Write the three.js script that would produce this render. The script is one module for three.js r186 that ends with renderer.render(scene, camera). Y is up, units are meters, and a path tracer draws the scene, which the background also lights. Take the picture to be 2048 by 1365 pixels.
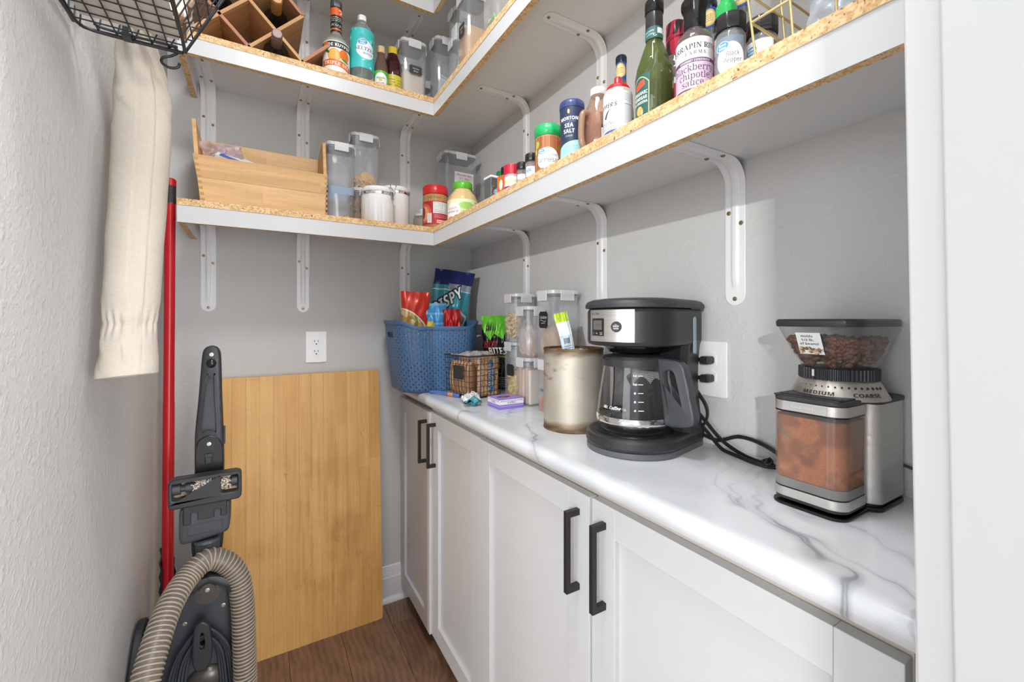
import * as THREE from 'three';
import { RoundedBoxGeometry } from 'three/addons/geometries/RoundedBoxGeometry.js';
import { mergeGeometries, mergeVertices, toCreasedNormals } from 'three/addons/utils/BufferGeometryUtils.js';
import { RectAreaLightUniformsLib } from 'three/addons/lights/RectAreaLightUniformsLib.js';

// ---------- camera, exposure, lights ----------
const scene = new THREE.Scene();
scene.background = new THREE.Color(0x000000);
const FOCAL = 853;                                   // pixels, of a picture 2048 wide
const camera = new THREE.PerspectiveCamera(2 * Math.atan(1365 / 2 / FOCAL) * 180 / Math.PI, 2048 / 1365, 0.02, 40);
camera.position.set(0, 1.202, 0);
camera.rotation.y = -0.5334;                         // turned towards the counter, held level
camera.setViewOffset(2048, 1365, 0, 41.4, 2048, 1365); // lens shifted down, so that uprights stay upright
scene.add(camera);
const renderer = new THREE.WebGLRenderer({ antialias: true });
renderer.toneMapping = THREE.LinearToneMapping;
renderer.toneMappingExposure = 1.0;
renderer.shadowMap.enabled = true;
RectAreaLightUniformsLib.init();

function rectLight(color, power, w, h, pos, target) {
  const l = new THREE.RectAreaLight(color, power, w, h);
  l.position.set(...pos); l.lookAt(...target); scene.add(l); return l;
}
const KITCHEN_FILL = 11.5, BACK_FILL = 8.8, PANTRY_PANEL = 60, ADDED_FLASH = 35, SIDE_FILL = 4;
const KP = [0.95, 2.675, 1.0], KW = [1.4, 1.12, 3.13], PP = [0.16, 2.675, -0.45], PD = [-3.2, 2.05, 2.5], SW = [-4.93, 1.12, 1.6];
rectLight(0xf7faff, KITCHEN_FILL, 1.2, 1.2, KP, [KP[0], 0, KP[2]]);  // added overhead fill from the unseen kitchen
rectLight(0xf4f8ff, BACK_FILL, 1.8, 2.0, KW, [KW[0], KW[1], 0]);  // added fill from behind the camera
rectLight(0xf9fbff, PANTRY_PANEL, 0.3, 0.3, PP, [PP[0], 0, PP[2]]);
rectLight(0xf4f8ff, SIDE_FILL, 2.6, 2.0, SW, [0, SW[1], SW[2]]);  // added soft fill from the left, mostly for the right wall
const addedFlash = new THREE.SpotLight(0xffffff, ADDED_FLASH, 0, 0.3, 0.25, 2);
addedFlash.position.set(...PD); addedFlash.target.position.set(0.45, 1.0, -0.75); addedFlash.castShadow = true; addedFlash.shadow.radius = 1.5; scene.add(addedFlash, addedFlash.target);  // stands in for a flash, placed along the shadow directions

// ---------- helpers ----------
let seed = 7;
const rnd = () => { seed = (seed * 1664525 + 1013904223) >>> 0; return seed / 4294967296; };
const rr = (a, b) => a + (b - a) * rnd();
const V = (x, y, z) => new THREE.Vector3(x, y, z);
const taken = {};
const numbered = (n) => { const k = taken[n] = (taken[n] ?? -1) + 1; return k ? `${n}_${String(k).padStart(3, '0')}` : n; };
function tag(o, label, category, group, kind) {
  o.userData.label = label; o.userData.category = category;
  if (group) o.userData.group = group;
  if (kind) o.userData.kind = kind;
  return o;
}
function thing(name, label, category, pos = [0, 0, 0], turn = 0, group) {
  const o = new THREE.Group(); o.name = numbered(name); scene.add(o);
  o.position.set(...pos); o.rotation.y = turn;
  return tag(o, label, category, group);
}
function part(parent, name, geo, mat) {
  const g = Array.isArray(geo) ? join(geo) : geo;
  const m = new THREE.Mesh(g, mat); m.name = name; m.castShadow = m.receiveShadow = true;
  parent.add(m); return m;
}
function top(name, geo, mat, label, category, group, kind) {
  return tag(part(scene, numbered(name), geo, mat), label, category, group, kind);
}
function struct(name, geo, mat) { const m = part(scene, name, geo, mat); m.userData.kind = 'structure'; return m; }
function copyOf(root, pos, turn, label, group) {
  const r = root.clone(); r.name = numbered(root.name.replace(/_\d{3}$/, '')); scene.add(r);
  r.position.set(...pos); r.rotation.set(0, turn ?? root.rotation.y, 0);
  r.userData = { ...root.userData };
  if (label) r.userData.label = label;
  if (group) r.userData.group = group;
  return r;
}
function clean(g) {
  const n = g.index ? g.toNonIndexed() : g;
  for (const k of Object.keys(n.attributes)) if (!['position', 'normal', 'uv'].includes(k)) n.deleteAttribute(k);
  if (!n.attributes.normal) n.computeVertexNormals();
  if (!n.attributes.uv) n.setAttribute('uv', new THREE.BufferAttribute(new Float32Array(n.attributes.position.count * 2), 2));
  return n;
}
const join = (list) => (list.length === 1 ? list[0] : mergeGeometries(list.map(clean)));
// uv in metres by the way a face points; rot swaps the two axes
function uvm(g, ox = 0, oy = 0, swap = false) {
  g = clean(g);
  const p = g.attributes.position, n = g.attributes.normal, uv = g.attributes.uv;
  for (let i = 0; i < p.count; i += 3) {
    let ax = 0, ay = 0, az = 0;
    for (let k = 0; k < 3; k++) { ax += n.getX(i + k); ay += n.getY(i + k); az += n.getZ(i + k); }
    ax = Math.abs(ax); ay = Math.abs(ay); az = Math.abs(az);
    for (let k = 0; k < 3; k++) {
      const x = p.getX(i + k), y = p.getY(i + k), z = p.getZ(i + k);
      let a, b;
      if (ay >= ax && ay >= az) { a = x; b = z; } else if (ax >= az) { a = z; b = y; } else { a = x; b = y; }
      if (swap) [a, b] = [b, a];
      uv.setXY(i + k, a + ox, b + oy);
    }
  }
  return g;
}
const move = (g, x, y, z) => g.translate(x, y, z);
// box with corners given as ranges
function box(x0, x1, y0, y1, z0, z1, r = 0) {
  const w = x1 - x0, h = y1 - y0, d = z1 - z0;
  const g = r ? new RoundedBoxGeometry(w, h, d, 2, Math.min(r, w / 2.01, h / 2.01, d / 2.01)) : new THREE.BoxGeometry(w, h, d);
  return g.translate((x0 + x1) / 2, (y0 + y1) / 2, (z0 + z1) / 2);
}
const lathe = (pts, n = 36) => new THREE.LatheGeometry(pts.map(([r, y]) => new THREE.Vector2(Math.max(r, 1e-5), y)), n);
const cyl = (r0, r1, y0, y1, n = 28) => new THREE.CylinderGeometry(r1, r0, y1 - y0, n).translate(0, (y0 + y1) / 2, 0);
// turned solid whose corners are rounded a little
function turned(pts, n = 36, soft = 0.0015) {
  const out = [];
  pts.forEach(([r, y], i) => {
    const a = pts[i - 1], b = pts[i + 1];
    if (!a || !b || soft === 0) { out.push([r, y]); return; }
    const da = Math.hypot(r - a[0], y - a[1]), db = Math.hypot(b[0] - r, b[1] - y);
    const ta = Math.min(soft / da, 0.4), tb = Math.min(soft / db, 0.4);
    out.push([r + (a[0] - r) * ta, y + (a[1] - y) * ta], [r + (a[0] + b[0] - 2 * r) * Math.min(ta, tb) * 0.25, y + (a[1] + b[1] - 2 * y) * Math.min(ta, tb) * 0.25], [r + (b[0] - r) * tb, y + (b[1] - y) * tb]);
  });
  return toCreasedNormals(lathe(out, n), 0.9);
}
function tube(points, r, seg = 40, rad = 8, closed = false) {
  const c = points.isCurve ? points : new THREE.CatmullRomCurve3(points.map((p) => (p.isVector3 ? p : V(...p))), closed, 'centripetal');
  return new THREE.TubeGeometry(c, seg, r, rad, closed);
}
function rod(a, b, r, rad = 6) {
  const A = V(...a), B = V(...b), d = B.clone().sub(A), g = new THREE.CylinderGeometry(r, r, d.length(), rad);
  g.applyQuaternion(new THREE.Quaternion().setFromUnitVectors(V(0, 1, 0), d.normalize()));
  return g.translate((a[0] + b[0]) / 2, (a[1] + b[1]) / 2, (a[2] + b[2]) / 2);
}
function rrect(w, h, r) {
  const s = new THREE.Shape(), x = -w / 2, y = -h / 2; r = Math.min(r, w / 2 - 1e-5, h / 2 - 1e-5);
  s.moveTo(x + r, y); s.lineTo(x + w - r, y); s.absarc(x + w - r, y + r, r, -Math.PI / 2, 0);
  s.lineTo(x + w, y + h - r); s.absarc(x + w - r, y + h - r, r, 0, Math.PI / 2);
  s.lineTo(x + r, y + h); s.absarc(x + r, y + h - r, r, Math.PI / 2, Math.PI);
  s.lineTo(x, y + r); s.absarc(x + r, y + r, r, Math.PI, Math.PI * 1.5);
  return s;
}
function extrude(shape, depth, bevel = 0, seg = 2, curve = 10) {
  return new THREE.ExtrudeGeometry(shape, { depth: depth - 2 * bevel, bevelEnabled: bevel > 0, bevelSize: bevel, bevelThickness: bevel, bevelOffset: -bevel, bevelSegments: seg, curveSegments: curve }).translate(0, 0, bevel);
}
// upright prism of a plan outline (x right, z towards the shape's -y), from y0 to y1
const prism = (shape, y0, y1, bevel = 0, curve = 12) => extrude(shape, y1 - y0, bevel, 2, curve).rotateX(-Math.PI / 2).translate(0, y0, 0);
// surface through rings: ring(i) -> array of [x,y,z]; capped
function loft(rings, closed = true, caps = true) {
  const n = rings[0].length, pos = [], uv = [], idx = [];
  rings.forEach((R, j) => { for (let i = 0; i <= n; i++) { const p = R[i % n]; pos.push(...p); uv.push(i / n, j / (rings.length - 1)); } });
  const w = n + 1;
  for (let j = 0; j + 1 < rings.length; j++) for (let i = 0; i < n; i++) { const a = j * w + i; idx.push(a, a + 1, a + w, a + 1, a + w + 1, a + w); }
  if (caps) for (const j of [0, rings.length - 1]) {
    const c = rings[j].reduce((s, p) => [s[0] + p[0] / n, s[1] + p[1] / n, s[2] + p[2] / n], [0, 0, 0]);
    const k = pos.length / 3; pos.push(...c); uv.push(0.5, j ? 1 : 0);
    for (let i = 0; i < n; i++) { const a = j * w + i; j ? idx.push(k, a, a + 1) : idx.push(k, a + 1, a); }
  }
  const g = new THREE.BufferGeometry();
  g.setAttribute('position', new THREE.Float32BufferAttribute(pos, 3)); g.setAttribute('uv', new THREE.Float32BufferAttribute(uv, 2)); g.setIndex(idx);
  const t = g.toNonIndexed(); const m = mergeVertices((t.deleteAttribute('uv'), t), 1e-6); m.computeVertexNormals();
  const out = m.toNonIndexed(); out.setAttribute('uv', g.toNonIndexed().attributes.uv); return out;
}

// ---------- noise and textures ----------
function lattice(n, s) { const a = new Float32Array(n * n); let q = s >>> 0; for (let i = 0; i < n * n; i++) { q = (q * 1664525 + 1013904223) >>> 0; a[i] = q / 4294967296; } return a; }
const lat = {};
function noise(x, y, per, s = 1) {                    // tiling value noise, period per
  const k = per * 1000 + s, L = lat[k] ??= lattice(per, s * 7919 + per);
  const xi = Math.floor(x), yi = Math.floor(y), fx = x - xi, fy = y - yi, u = fx * fx * (3 - 2 * fx), v = fy * fy * (3 - 2 * fy);
  const m = (a) => ((a % per) + per) % per, A = m(xi), B = m(xi + 1), C = m(yi) * per, D = m(yi + 1) * per;
  return (L[C + A] * (1 - u) + L[C + B] * u) * (1 - v) + (L[D + A] * (1 - u) + L[D + B] * u) * v;
}
function fbm(u, v, base, oct, s = 1) { let t = 0, a = 0.5, p = base; for (let o = 0; o < oct; o++) { t += a * noise(u * p, v * p, p, s + o); a *= 0.5; p *= 2; } return t; }
function dataTex(w, h, fn, srgb = true, rep) {         // fn(u, v) -> [r, g, b] 0..255 or a number 0..1
  const d = new Uint8Array(w * h * 4);
  for (let j = 0; j < h; j++) for (let i = 0; i < w; i++) {
    const c = fn(i / w, j / h), k = (j * w + i) * 4;
    if (typeof c === 'number') { d[k] = d[k + 1] = d[k + 2] = Math.max(0, Math.min(255, c * 255)); } else { for (let q = 0; q < 3; q++) d[k + q] = Math.max(0, Math.min(255, c[q])); }
    d[k + 3] = 255;
  }
  const t = new THREE.DataTexture(d, w, h, THREE.RGBAFormat);
  t.magFilter = THREE.LinearFilter; t.minFilter = THREE.LinearMipmapLinearFilter; t.generateMipmaps = true; t.wrapS = t.wrapT = THREE.RepeatWrapping;
  if (srgb) t.colorSpace = THREE.SRGBColorSpace;
  if (rep) t.repeat.set(...rep);
  t.needsUpdate = true; return t;
}
function canvasTex(w, h, draw) {
  const c = document.createElement('canvas'); c.width = w; c.height = h;
  const g = c.getContext('2d'); draw(g, w, h);
  const t = new THREE.CanvasTexture(c); t.colorSpace = THREE.SRGBColorSpace; t.wrapS = t.wrapT = THREE.ClampToEdgeWrapping; return t;
}
const mix3 = (a, b, t) => [a[0] + (b[0] - a[0]) * t, a[1] + (b[1] - a[1]) * t, a[2] + (b[2] - a[2]) * t];
const sm = (a, b, x) => { const t = Math.max(0, Math.min(1, (x - a) / (b - a))); return t * t * (3 - 2 * t); };
const std = (color, roughness = 0.5, o = {}) => new THREE.MeshStandardMaterial({ color, roughness, ...o });
const phys = (color, roughness, o = {}) => new THREE.MeshPhysicalMaterial({ color, roughness, ...o });

// wall paint with a rolled, pebbled texture
const peel = dataTex(1024, 1024, (u, v) => {
  const a = fbm(u, v, 46, 3, 3), b = noise(u * 150, v * 150, 150, 11), c = fbm(u, v, 14, 2, 17);
  return 0.2 + 0.45 * sm(0.38, 0.7, a) + 0.2 * b + 0.15 * c;
}, false, [1 / 0.42, 1 / 0.42]);
const wallBack = std(0xcac9c6, 0.62, { bumpMap: peel, bumpScale: 0.0006 });
const wallSide = std(0xcdccca, 0.62, { bumpMap: peel, bumpScale: 0.001 });
const wallWhite = std(0xe0e0e0, 0.7);
const trimWhite = std(0xdededd, 0.35);
const cabinetPaint = std(0xcdcdcd, 0.38);
const melamine = std(0xe6e6e5, 0.35);
const melamineFront = std(0xcfd0d0, 0.28);
const chip = dataTex(1024, 1024, (u, v) => {
  const n = fbm(u, v, 60, 3, 21), f = noise(u * 130, v * 260, 130, 5), k = noise(u * 200, v * 200, 200, 9), dk = noise(u * 240, v * 120, 240, 15);
  let c = mix3([206, 165, 112], [236, 204, 158], sm(0.25, 0.7, n * 0.7 + f * 0.4));
  c = mix3(c, [180, 132, 82], sm(0.72, 0.86, k) * 0.6);
  return mix3(c, [92, 62, 40], sm(0.86, 0.93, dk) * 0.75);
}, true, [1 / 0.5, 1 / 0.5]);
const chipboard = std(0xffffff, 0.85, { map: chip });
// straight-grained timber, along v
function woodTex(lo, hi, dark, s, w = 512, h = 1024, lines = 34, wob = 0.03) {
  return dataTex(w, h, (u, v) => {
    const q = u + wob * (fbm(u, v, 4, 2, s) - 0.5);
    const g = noise(q * lines, v * 3, lines, s + 3), f = noise(q * 128, v * 8, 128, s + 5), b = fbm(u, v, 3, 3, s + 9), p = noise(u * 200, v * 24, 200, s + 13);
    let c = mix3(lo, hi, Math.min(1, g * 0.6 + f * 0.35 + b * 0.25));
    return mix3(c, dark, sm(0.78, 0.95, p) * 0.35);
  });
}
// ---------- the setting ----------
const LX = -0.272, RX = 0.865, BZ = -1.849, FZ = -0.12, CEIL = 2.72;
struct('wall_back', uvm(box(LX - 0.1, RX + 0.1, 0, CEIL, BZ - 0.1, BZ)), wallBack);
struct('wall_right', uvm(box(RX, RX + 0.1, 0, CEIL, BZ, FZ - 0.0)), wallSide);
struct('wall_left', uvm(box(LX - 0.1, LX, 0, CEIL, BZ, -0.70)), wallSide);
struct('wall_front', [box(0.418, 2.4, 0, CEIL, FZ, 0.0), box(LX - 0.1, 0.418, 2.3, CEIL, FZ, 0.0), box(-5.0, LX, 0, CEIL, -0.70, -0.64)], wallWhite);
struct('ceiling', box(-5.0, 2.4, CEIL, CEIL + 0.1, BZ - 0.1, 3.3), wallWhite);
struct('wall_kitchen_left', box(-5.1, -5.0, 0, CEIL, -0.70, 3.3), wallWhite);
struct('wall_kitchen_right', box(2.4, 2.5, 0, CEIL, FZ, 3.3), wallWhite);
struct('wall_kitchen_back', box(-5.0, 2.4, 0, CEIL, 3.2, 3.3), wallWhite);
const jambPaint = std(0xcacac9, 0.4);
// doorway lining at the right of the opening, hung a shade out of plumb
{
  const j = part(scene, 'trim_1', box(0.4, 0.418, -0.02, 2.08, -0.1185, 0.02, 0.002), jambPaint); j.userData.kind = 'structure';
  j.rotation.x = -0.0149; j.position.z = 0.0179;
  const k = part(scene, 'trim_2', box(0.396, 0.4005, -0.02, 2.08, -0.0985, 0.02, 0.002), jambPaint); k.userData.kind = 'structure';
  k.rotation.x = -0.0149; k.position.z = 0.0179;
}
// floor of printed planks
{
  const tones = [[118, 88, 68], [128, 97, 76], [110, 82, 64]].map((t, i) => dataTex(512, 2048, (u, v) => {
    const q = u + 0.09 * (fbm(u, v * 4, 3, 3, 31 + i) - 0.5);
    const kx = i === 1 ? 0.62 : 0.3, ky = i === 1 ? 0.38 : 0.7, dd = Math.hypot((u - kx) * 0.18, (v - ky) * 1.2);
    const ring = Math.sin((q * 26 + 16 * Math.exp(-dd * 14)) * 2 + 4 * fbm(u, v * 6, 4, 2, 41 + i));
    const f = noise(q * 150, v * 30, 150, 7 + i), b = fbm(u, v * 5, 4, 3, 51 + i), p = noise(u * 180, v * 60, 180, 17 + i);
    let c = mix3(t.map((x) => x * 0.8), t.map((x) => x * 1.22), 0.5 + 0.16 * ring + 0.45 * (f - 0.5) + 0.7 * (b - 0.45));
    c = mix3(c, t.map((x) => x * 0.45), sm(0.024, 0.004, dd) * 0.8 + sm(0.86, 0.97, p) * 0.3);
    if (i === 1) { const cx = 0.62 - 0.17 * sm(0.38, 0.52, v) + 0.03 * (noise(v * 40, 1, 40, 3) - 0.5); if (v > 0.385 && v < 0.52) c = mix3(c, t.map((x) => x * 0.28), sm(0.016, 0.004, Math.abs(u - cx))); }
    return c;
  }));
  const mats = tones.map((t) => std(0xffffff, 0.45, { map: t, bumpMap: t, bumpScale: 0.0003 }));
  const f = struct('floor', box(-5.0, 2.4, -0.1, -0.008, BZ - 0.1, 3.3), std(0x4a382c, 0.8));
  struct('floor_kitchen', [box(-5.0, 2.4, -0.008, 0.0, 0.3515, 3.2), box(-5.0, -0.453, -0.008, 0, -0.64, 0.3515), box(1.0, 2.4, -0.008, 0, 0, 0.3515)], std(0xd9d6d0, 0.4));
  const W = 0.18;
  for (let i = 0; i < 8; i++) for (let k = 0; k < 3; k++) {
    const x0 = -0.452 + i * W, off = [0.2, 0.75, 0.45, 0.05, 0.6, 0.3, 0.9, 0.5][i], z1 = Math.min(0.35, 0.35 - (k - off) * 1.2), z0 = Math.max(BZ, 0.35 - (k + 1 - off) * 1.2);
    if (z1 - z0 < 0.03) continue;
    const g = box(x0 + 0.0004, x0 + W - 0.0004, -0.008, 0, z0 + 0.0004, z1 - 0.0004, 0.0012); const c = clean(g), p = c.attributes.position, uv = c.attributes.uv;
    const vo = rnd();
    for (let q = 0; q < p.count; q++) uv.setXY(q, (p.getX(q) - x0) / W, (p.getZ(q)) / 1.2 + (i === 4 ? 0.12 : vo));
    part(f, 'plank', c, mats[i === 4 ? 1 : (i + k) % 3]);
  }
}
// moulded baseboards
function baseProfile() {
  const s = new THREE.Shape(), t = 0.014;
  [[0, 0], [0.026, 0], [0.026, 0.006], [0.022, 0.014], [0.016, 0.019], [t, 0.024], [t, 0.102], [0.0115, 0.104], [0.0105, 0.112], [0.009, 0.122], [0.0078, 0.126], [0.0078, 0.131], [0.005, 0.146], [0.002, 0.149], [0, 0.149]].forEach(([x, y], i) => (i ? s.lineTo(x, y) : s.moveTo(x, y)));
  return s;
}
struct('baseboard_back', extrude(baseProfile(), RX - LX).rotateY(-Math.PI / 2).translate(RX, 0, BZ), trimWhite);
struct('baseboard_left', extrude(baseProfile(), 1.14).translate(LX, 0, BZ), trimWhite);
// the pantry panel, and light sources added out of the frame to brighten it
{
  const glow = std(0xffffff, 0.5, { emissive: 0xffffff, emissiveIntensity: 0.9 });
  const k = thing('ceiling_light', 'square white fill panel added on the unseen kitchen ceiling before the pantry door', 'light', [KP[0], 2.68, KP[2]]);  // invented fill source; only the pantry panel below is inferred
  part(k, 'frame', box(-0.63, 0.63, 0, 0.04, -0.63, 0.63, 0.01), trimWhite); part(k, 'diffuser', box(-0.6, 0.6, -0.003, 0.001, -0.6, 0.6), glow);
  const p = thing('ceiling_light', 'small square white ceiling panel inside the pantry', 'light', [PP[0], 2.68, PP[2]]);
  part(p, 'frame', box(-0.17, 0.17, 0, 0.04, -0.17, 0.17, 0.008), trimWhite); part(p, 'diffuser', box(-0.15, 0.15, -0.003, 0.001, -0.15, 0.15), glow);
  const w = struct('added_fill_1', box(KW[0] - 0.96, KW[0] + 0.96, 0.06, 2.18, 3.16, 3.2), trimWhite); part(w, 'fill_pane', box(KW[0] - 0.9, KW[0] + 0.9, 0.12, 2.12, 3.14, 3.161), glow);  // glowing panel added as fill, not a known window
  const w2 = struct('added_fill_2', box(-5.0, -4.96, SW[1] - 1.06, SW[1] + 1.06, SW[2] - 1.36, SW[2] + 1.36), trimWhite); part(w2, 'fill_pane', box(-4.961, -4.945, SW[1] - 1, SW[1] + 1, SW[2] - 1.3, SW[2] + 1.3), glow);  // second added glowing panel, brightens the pantry from the left
  const d = thing('added_flash', 'small white lamp added out of view to stand in for a flash, aimed at the pantry', 'lamp', PD);  // invented fitting for the flash stand-in
  part(d, 'bulb', new THREE.SphereGeometry(0.032, 20, 14), glow); part(d, 'socket', cyl(0.016, 0.02, 0.03, 0.09), trimWhite); part(d, 'cable', cyl(0.003, 0.003, 0.09, CEIL - PD[1]), std(0x222222, 0.6));
}

// unseen wall piece, added only to keep the lamp off the door lining
struct('wall_added_blocker', box(-1.02, -1.0, 0, CEIL, 0.906, 1.9), wallWhite);
// ---------- shelves ----------
const SX = 0.567, SZ = -1.545;                       // front edges of the two runs
const shelfY = [1.5354, 2.0267, 2.4218], fasciaY = [1.486, 1.9805, 2.3685];
const where = ['lowest', 'middle', 'topmost'];
shelfY.forEach((y, i) => {
  const T = 0.0195, b = fasciaY[i];
  const r = thing('shelf', `${where[i]} white shelf along the right wall with raw chipboard front edge`, 'shelf', [0, 0, 0], 0);
  part(r, 'board', uvm(box(SX - 0.0016, RX, y + 0.0005, y + T, BZ, FZ)), chipboard);
  part(r, 'underside', box(SX - 0.0010, RX, y, y + 0.0006, BZ, FZ), melamine);
  const rs = part(r, 'front_strip', uvm(box(SX + 0.0006, SX + 0.017, b, y, SZ - 0.0, FZ)), chipboard);
  part(rs, 'white_face', box(SX, SX + 0.0007, b, y - 0.0006, SZ, FZ), melamineFront);
  const k = thing('shelf', `${where[i]} white shelf along the back wall with raw chipboard front edge`, 'shelf', [0, 0, 0], 0);
  const x0 = i === 2 ? -0.215 : -0.206;
  part(k, 'board', uvm(box(x0, SX - 0.0020, y + 0.0005, y + T, BZ, SZ + 0.0016), 0.13, 0.21), chipboard);
  part(k, 'underside', box(x0, SX - 0.0020, y, y + 0.0006, BZ, SZ + 0.0010), melamine);
  const ks = part(k, 'front_strip', uvm(box(x0, SX - 0.0004, b, y, SZ - 0.017, SZ - 0.0006), 0.3, 0.1), chipboard);
  part(ks, 'white_face', box(x0, SX - 0.0004, b, y - 0.0006, SZ - 0.0007, SZ), melamineFront);
  part(k, 'end_strip', uvm(box(x0, x0 + 0.0165, b, y, BZ, SZ - 0.018), 0.2, 0.4), chipboard);
  part(k, 'end_face', box(x0 + 0.0165, x0 + 0.0171, b, y, BZ, SZ - 0.018), melamine);
});
// pressed steel brackets with a raised rib
{
  const W = 0.0225, R = 0.05, ARM = 0.205, LEG = 0.302, T = 0.0018;
  const path = (s) => {                                // x out from the wall, y down from the shelf; returns point, outward normal
    const a = ARM - R, c = R * Math.PI / 2;
    if (s < a) return [ARM - s, 0, 0, -1];
    if (s < a + c) { const t = (s - a) / R; return [R - R * Math.sin(t), -(R - R * Math.cos(t)), Math.sin(t), -Math.cos(t)]; }
    return [0, -R - (s - a - c), 1, 0];
  };
  const total = ARM - R + R * Math.PI / 2 + LEG - R, rings = [], M = 16, ss = [];
  for (let k = 0; k <= 7; k++) ss.push(W * (1 - Math.cos(k / 7 * Math.PI / 2)));
  for (let k = 1; k < 40; k++) ss.push(W + (total - 2 * W) * k / 40);
  for (let k = 7; k >= 0; k--) ss.push(total - W * (1 - Math.cos(k / 7 * Math.PI / 2)));
  const half = (s) => { const e = Math.min(s, total - s); return e >= W ? W : Math.sqrt(Math.max(1e-7, W * W - (W - e) ** 2)); };
  for (const s of ss) {
    const [x, y, nx, ny] = path(s), h = half(s), e = Math.min(s, total - s), f = sm(0.03, 0.062, e), ring = [];
    for (const sd of [1, 0]) for (let i = 0; i <= M; i++) {
      const t = sd ? -1 + 2 * i / M : 1 - 2 * i / M, z = t * h, rib = 0.0048 * f * (1 - sm(0.0032, 0.0078, Math.abs(z))) - 0.0022 * f * (1 - sm(0.0005, 0.0026, Math.abs(z))), o = (sd ? T : 0.0001) + rib;
      ring.push([x + nx * o, y + ny * o, z]);
    }
    rings.push(ring);
  }
  const geo = loft(rings);
  const screwGeo = join([turned([[0.0001, 0], [0.0046, 0], [0.0046, 0.0012], [0.0036, 0.0026], [0.0012, 0.0028], [0.0001, 0.0018]], 14, 0), box(-0.0028, 0.0028, 0.0026, 0.003, -0.0005, 0.0005), box(-0.0005, 0.0005, 0.0026, 0.003, -0.0028, 0.0028)]);
  const enamel = std(0xeeeeee, 0.3), brass = std(0x9a8a66, 0.4, { metalness: 0.8 });
  const proto = new THREE.Group(); proto.name = 'shelf_bracket';
  part(proto, 'plate', geo, enamel);
  const sc = (x, y, z, down) => { const m = part(proto, 'screw', screwGeo, brass); m.position.set(x, y, z); if (down) m.rotation.x = Math.PI; else m.rotation.z = -Math.PI / 2; };
  sc(T, -LEG + 0.014, 0); sc(T, -0.105, 0.0135); sc(T, -0.130, -0.0135); sc(ARM - 0.014, -T, 0, true); sc(0.077, -T, 0.0135, true); sc(0.064, -T, -0.0135, true);
  const rows = ['lowest', 'middle', 'topmost'], zs = [-0.536, -0.946, -1.357], xs = [-0.158, 0.144, 0.547];
  const zn = ['nearest the doorway', 'in the middle of the right wall', 'nearest the corner on the right wall'], xn = ['at the left end of the back wall', 'in the middle of the back wall', 'nearest the corner on the back wall'];
  let first = true;
  const place = (p, turn, label) => {
    let o = proto;
    if (first) { first = false; scene.add(proto); proto.name = numbered('shelf_bracket'); tag(proto, label, 'bracket', 'white shelf brackets'); proto.position.set(...p); proto.rotation.y = turn; } else { o = copyOf(proto, p, turn, label); }
    return o;
  };
  shelfY.forEach((y, i) => {
    zs.forEach((z, k) => { if (i < 2 || k > 0) place([RX, y, z], Math.PI, `white metal bracket under the ${rows[i]} shelf, ${zn[k]}`); });
    xs.forEach((x, k) => place([x, y, BZ], -Math.PI / 2, `white metal bracket under the ${rows[i]} shelf, ${xn[k]}`));
  });
}
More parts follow.
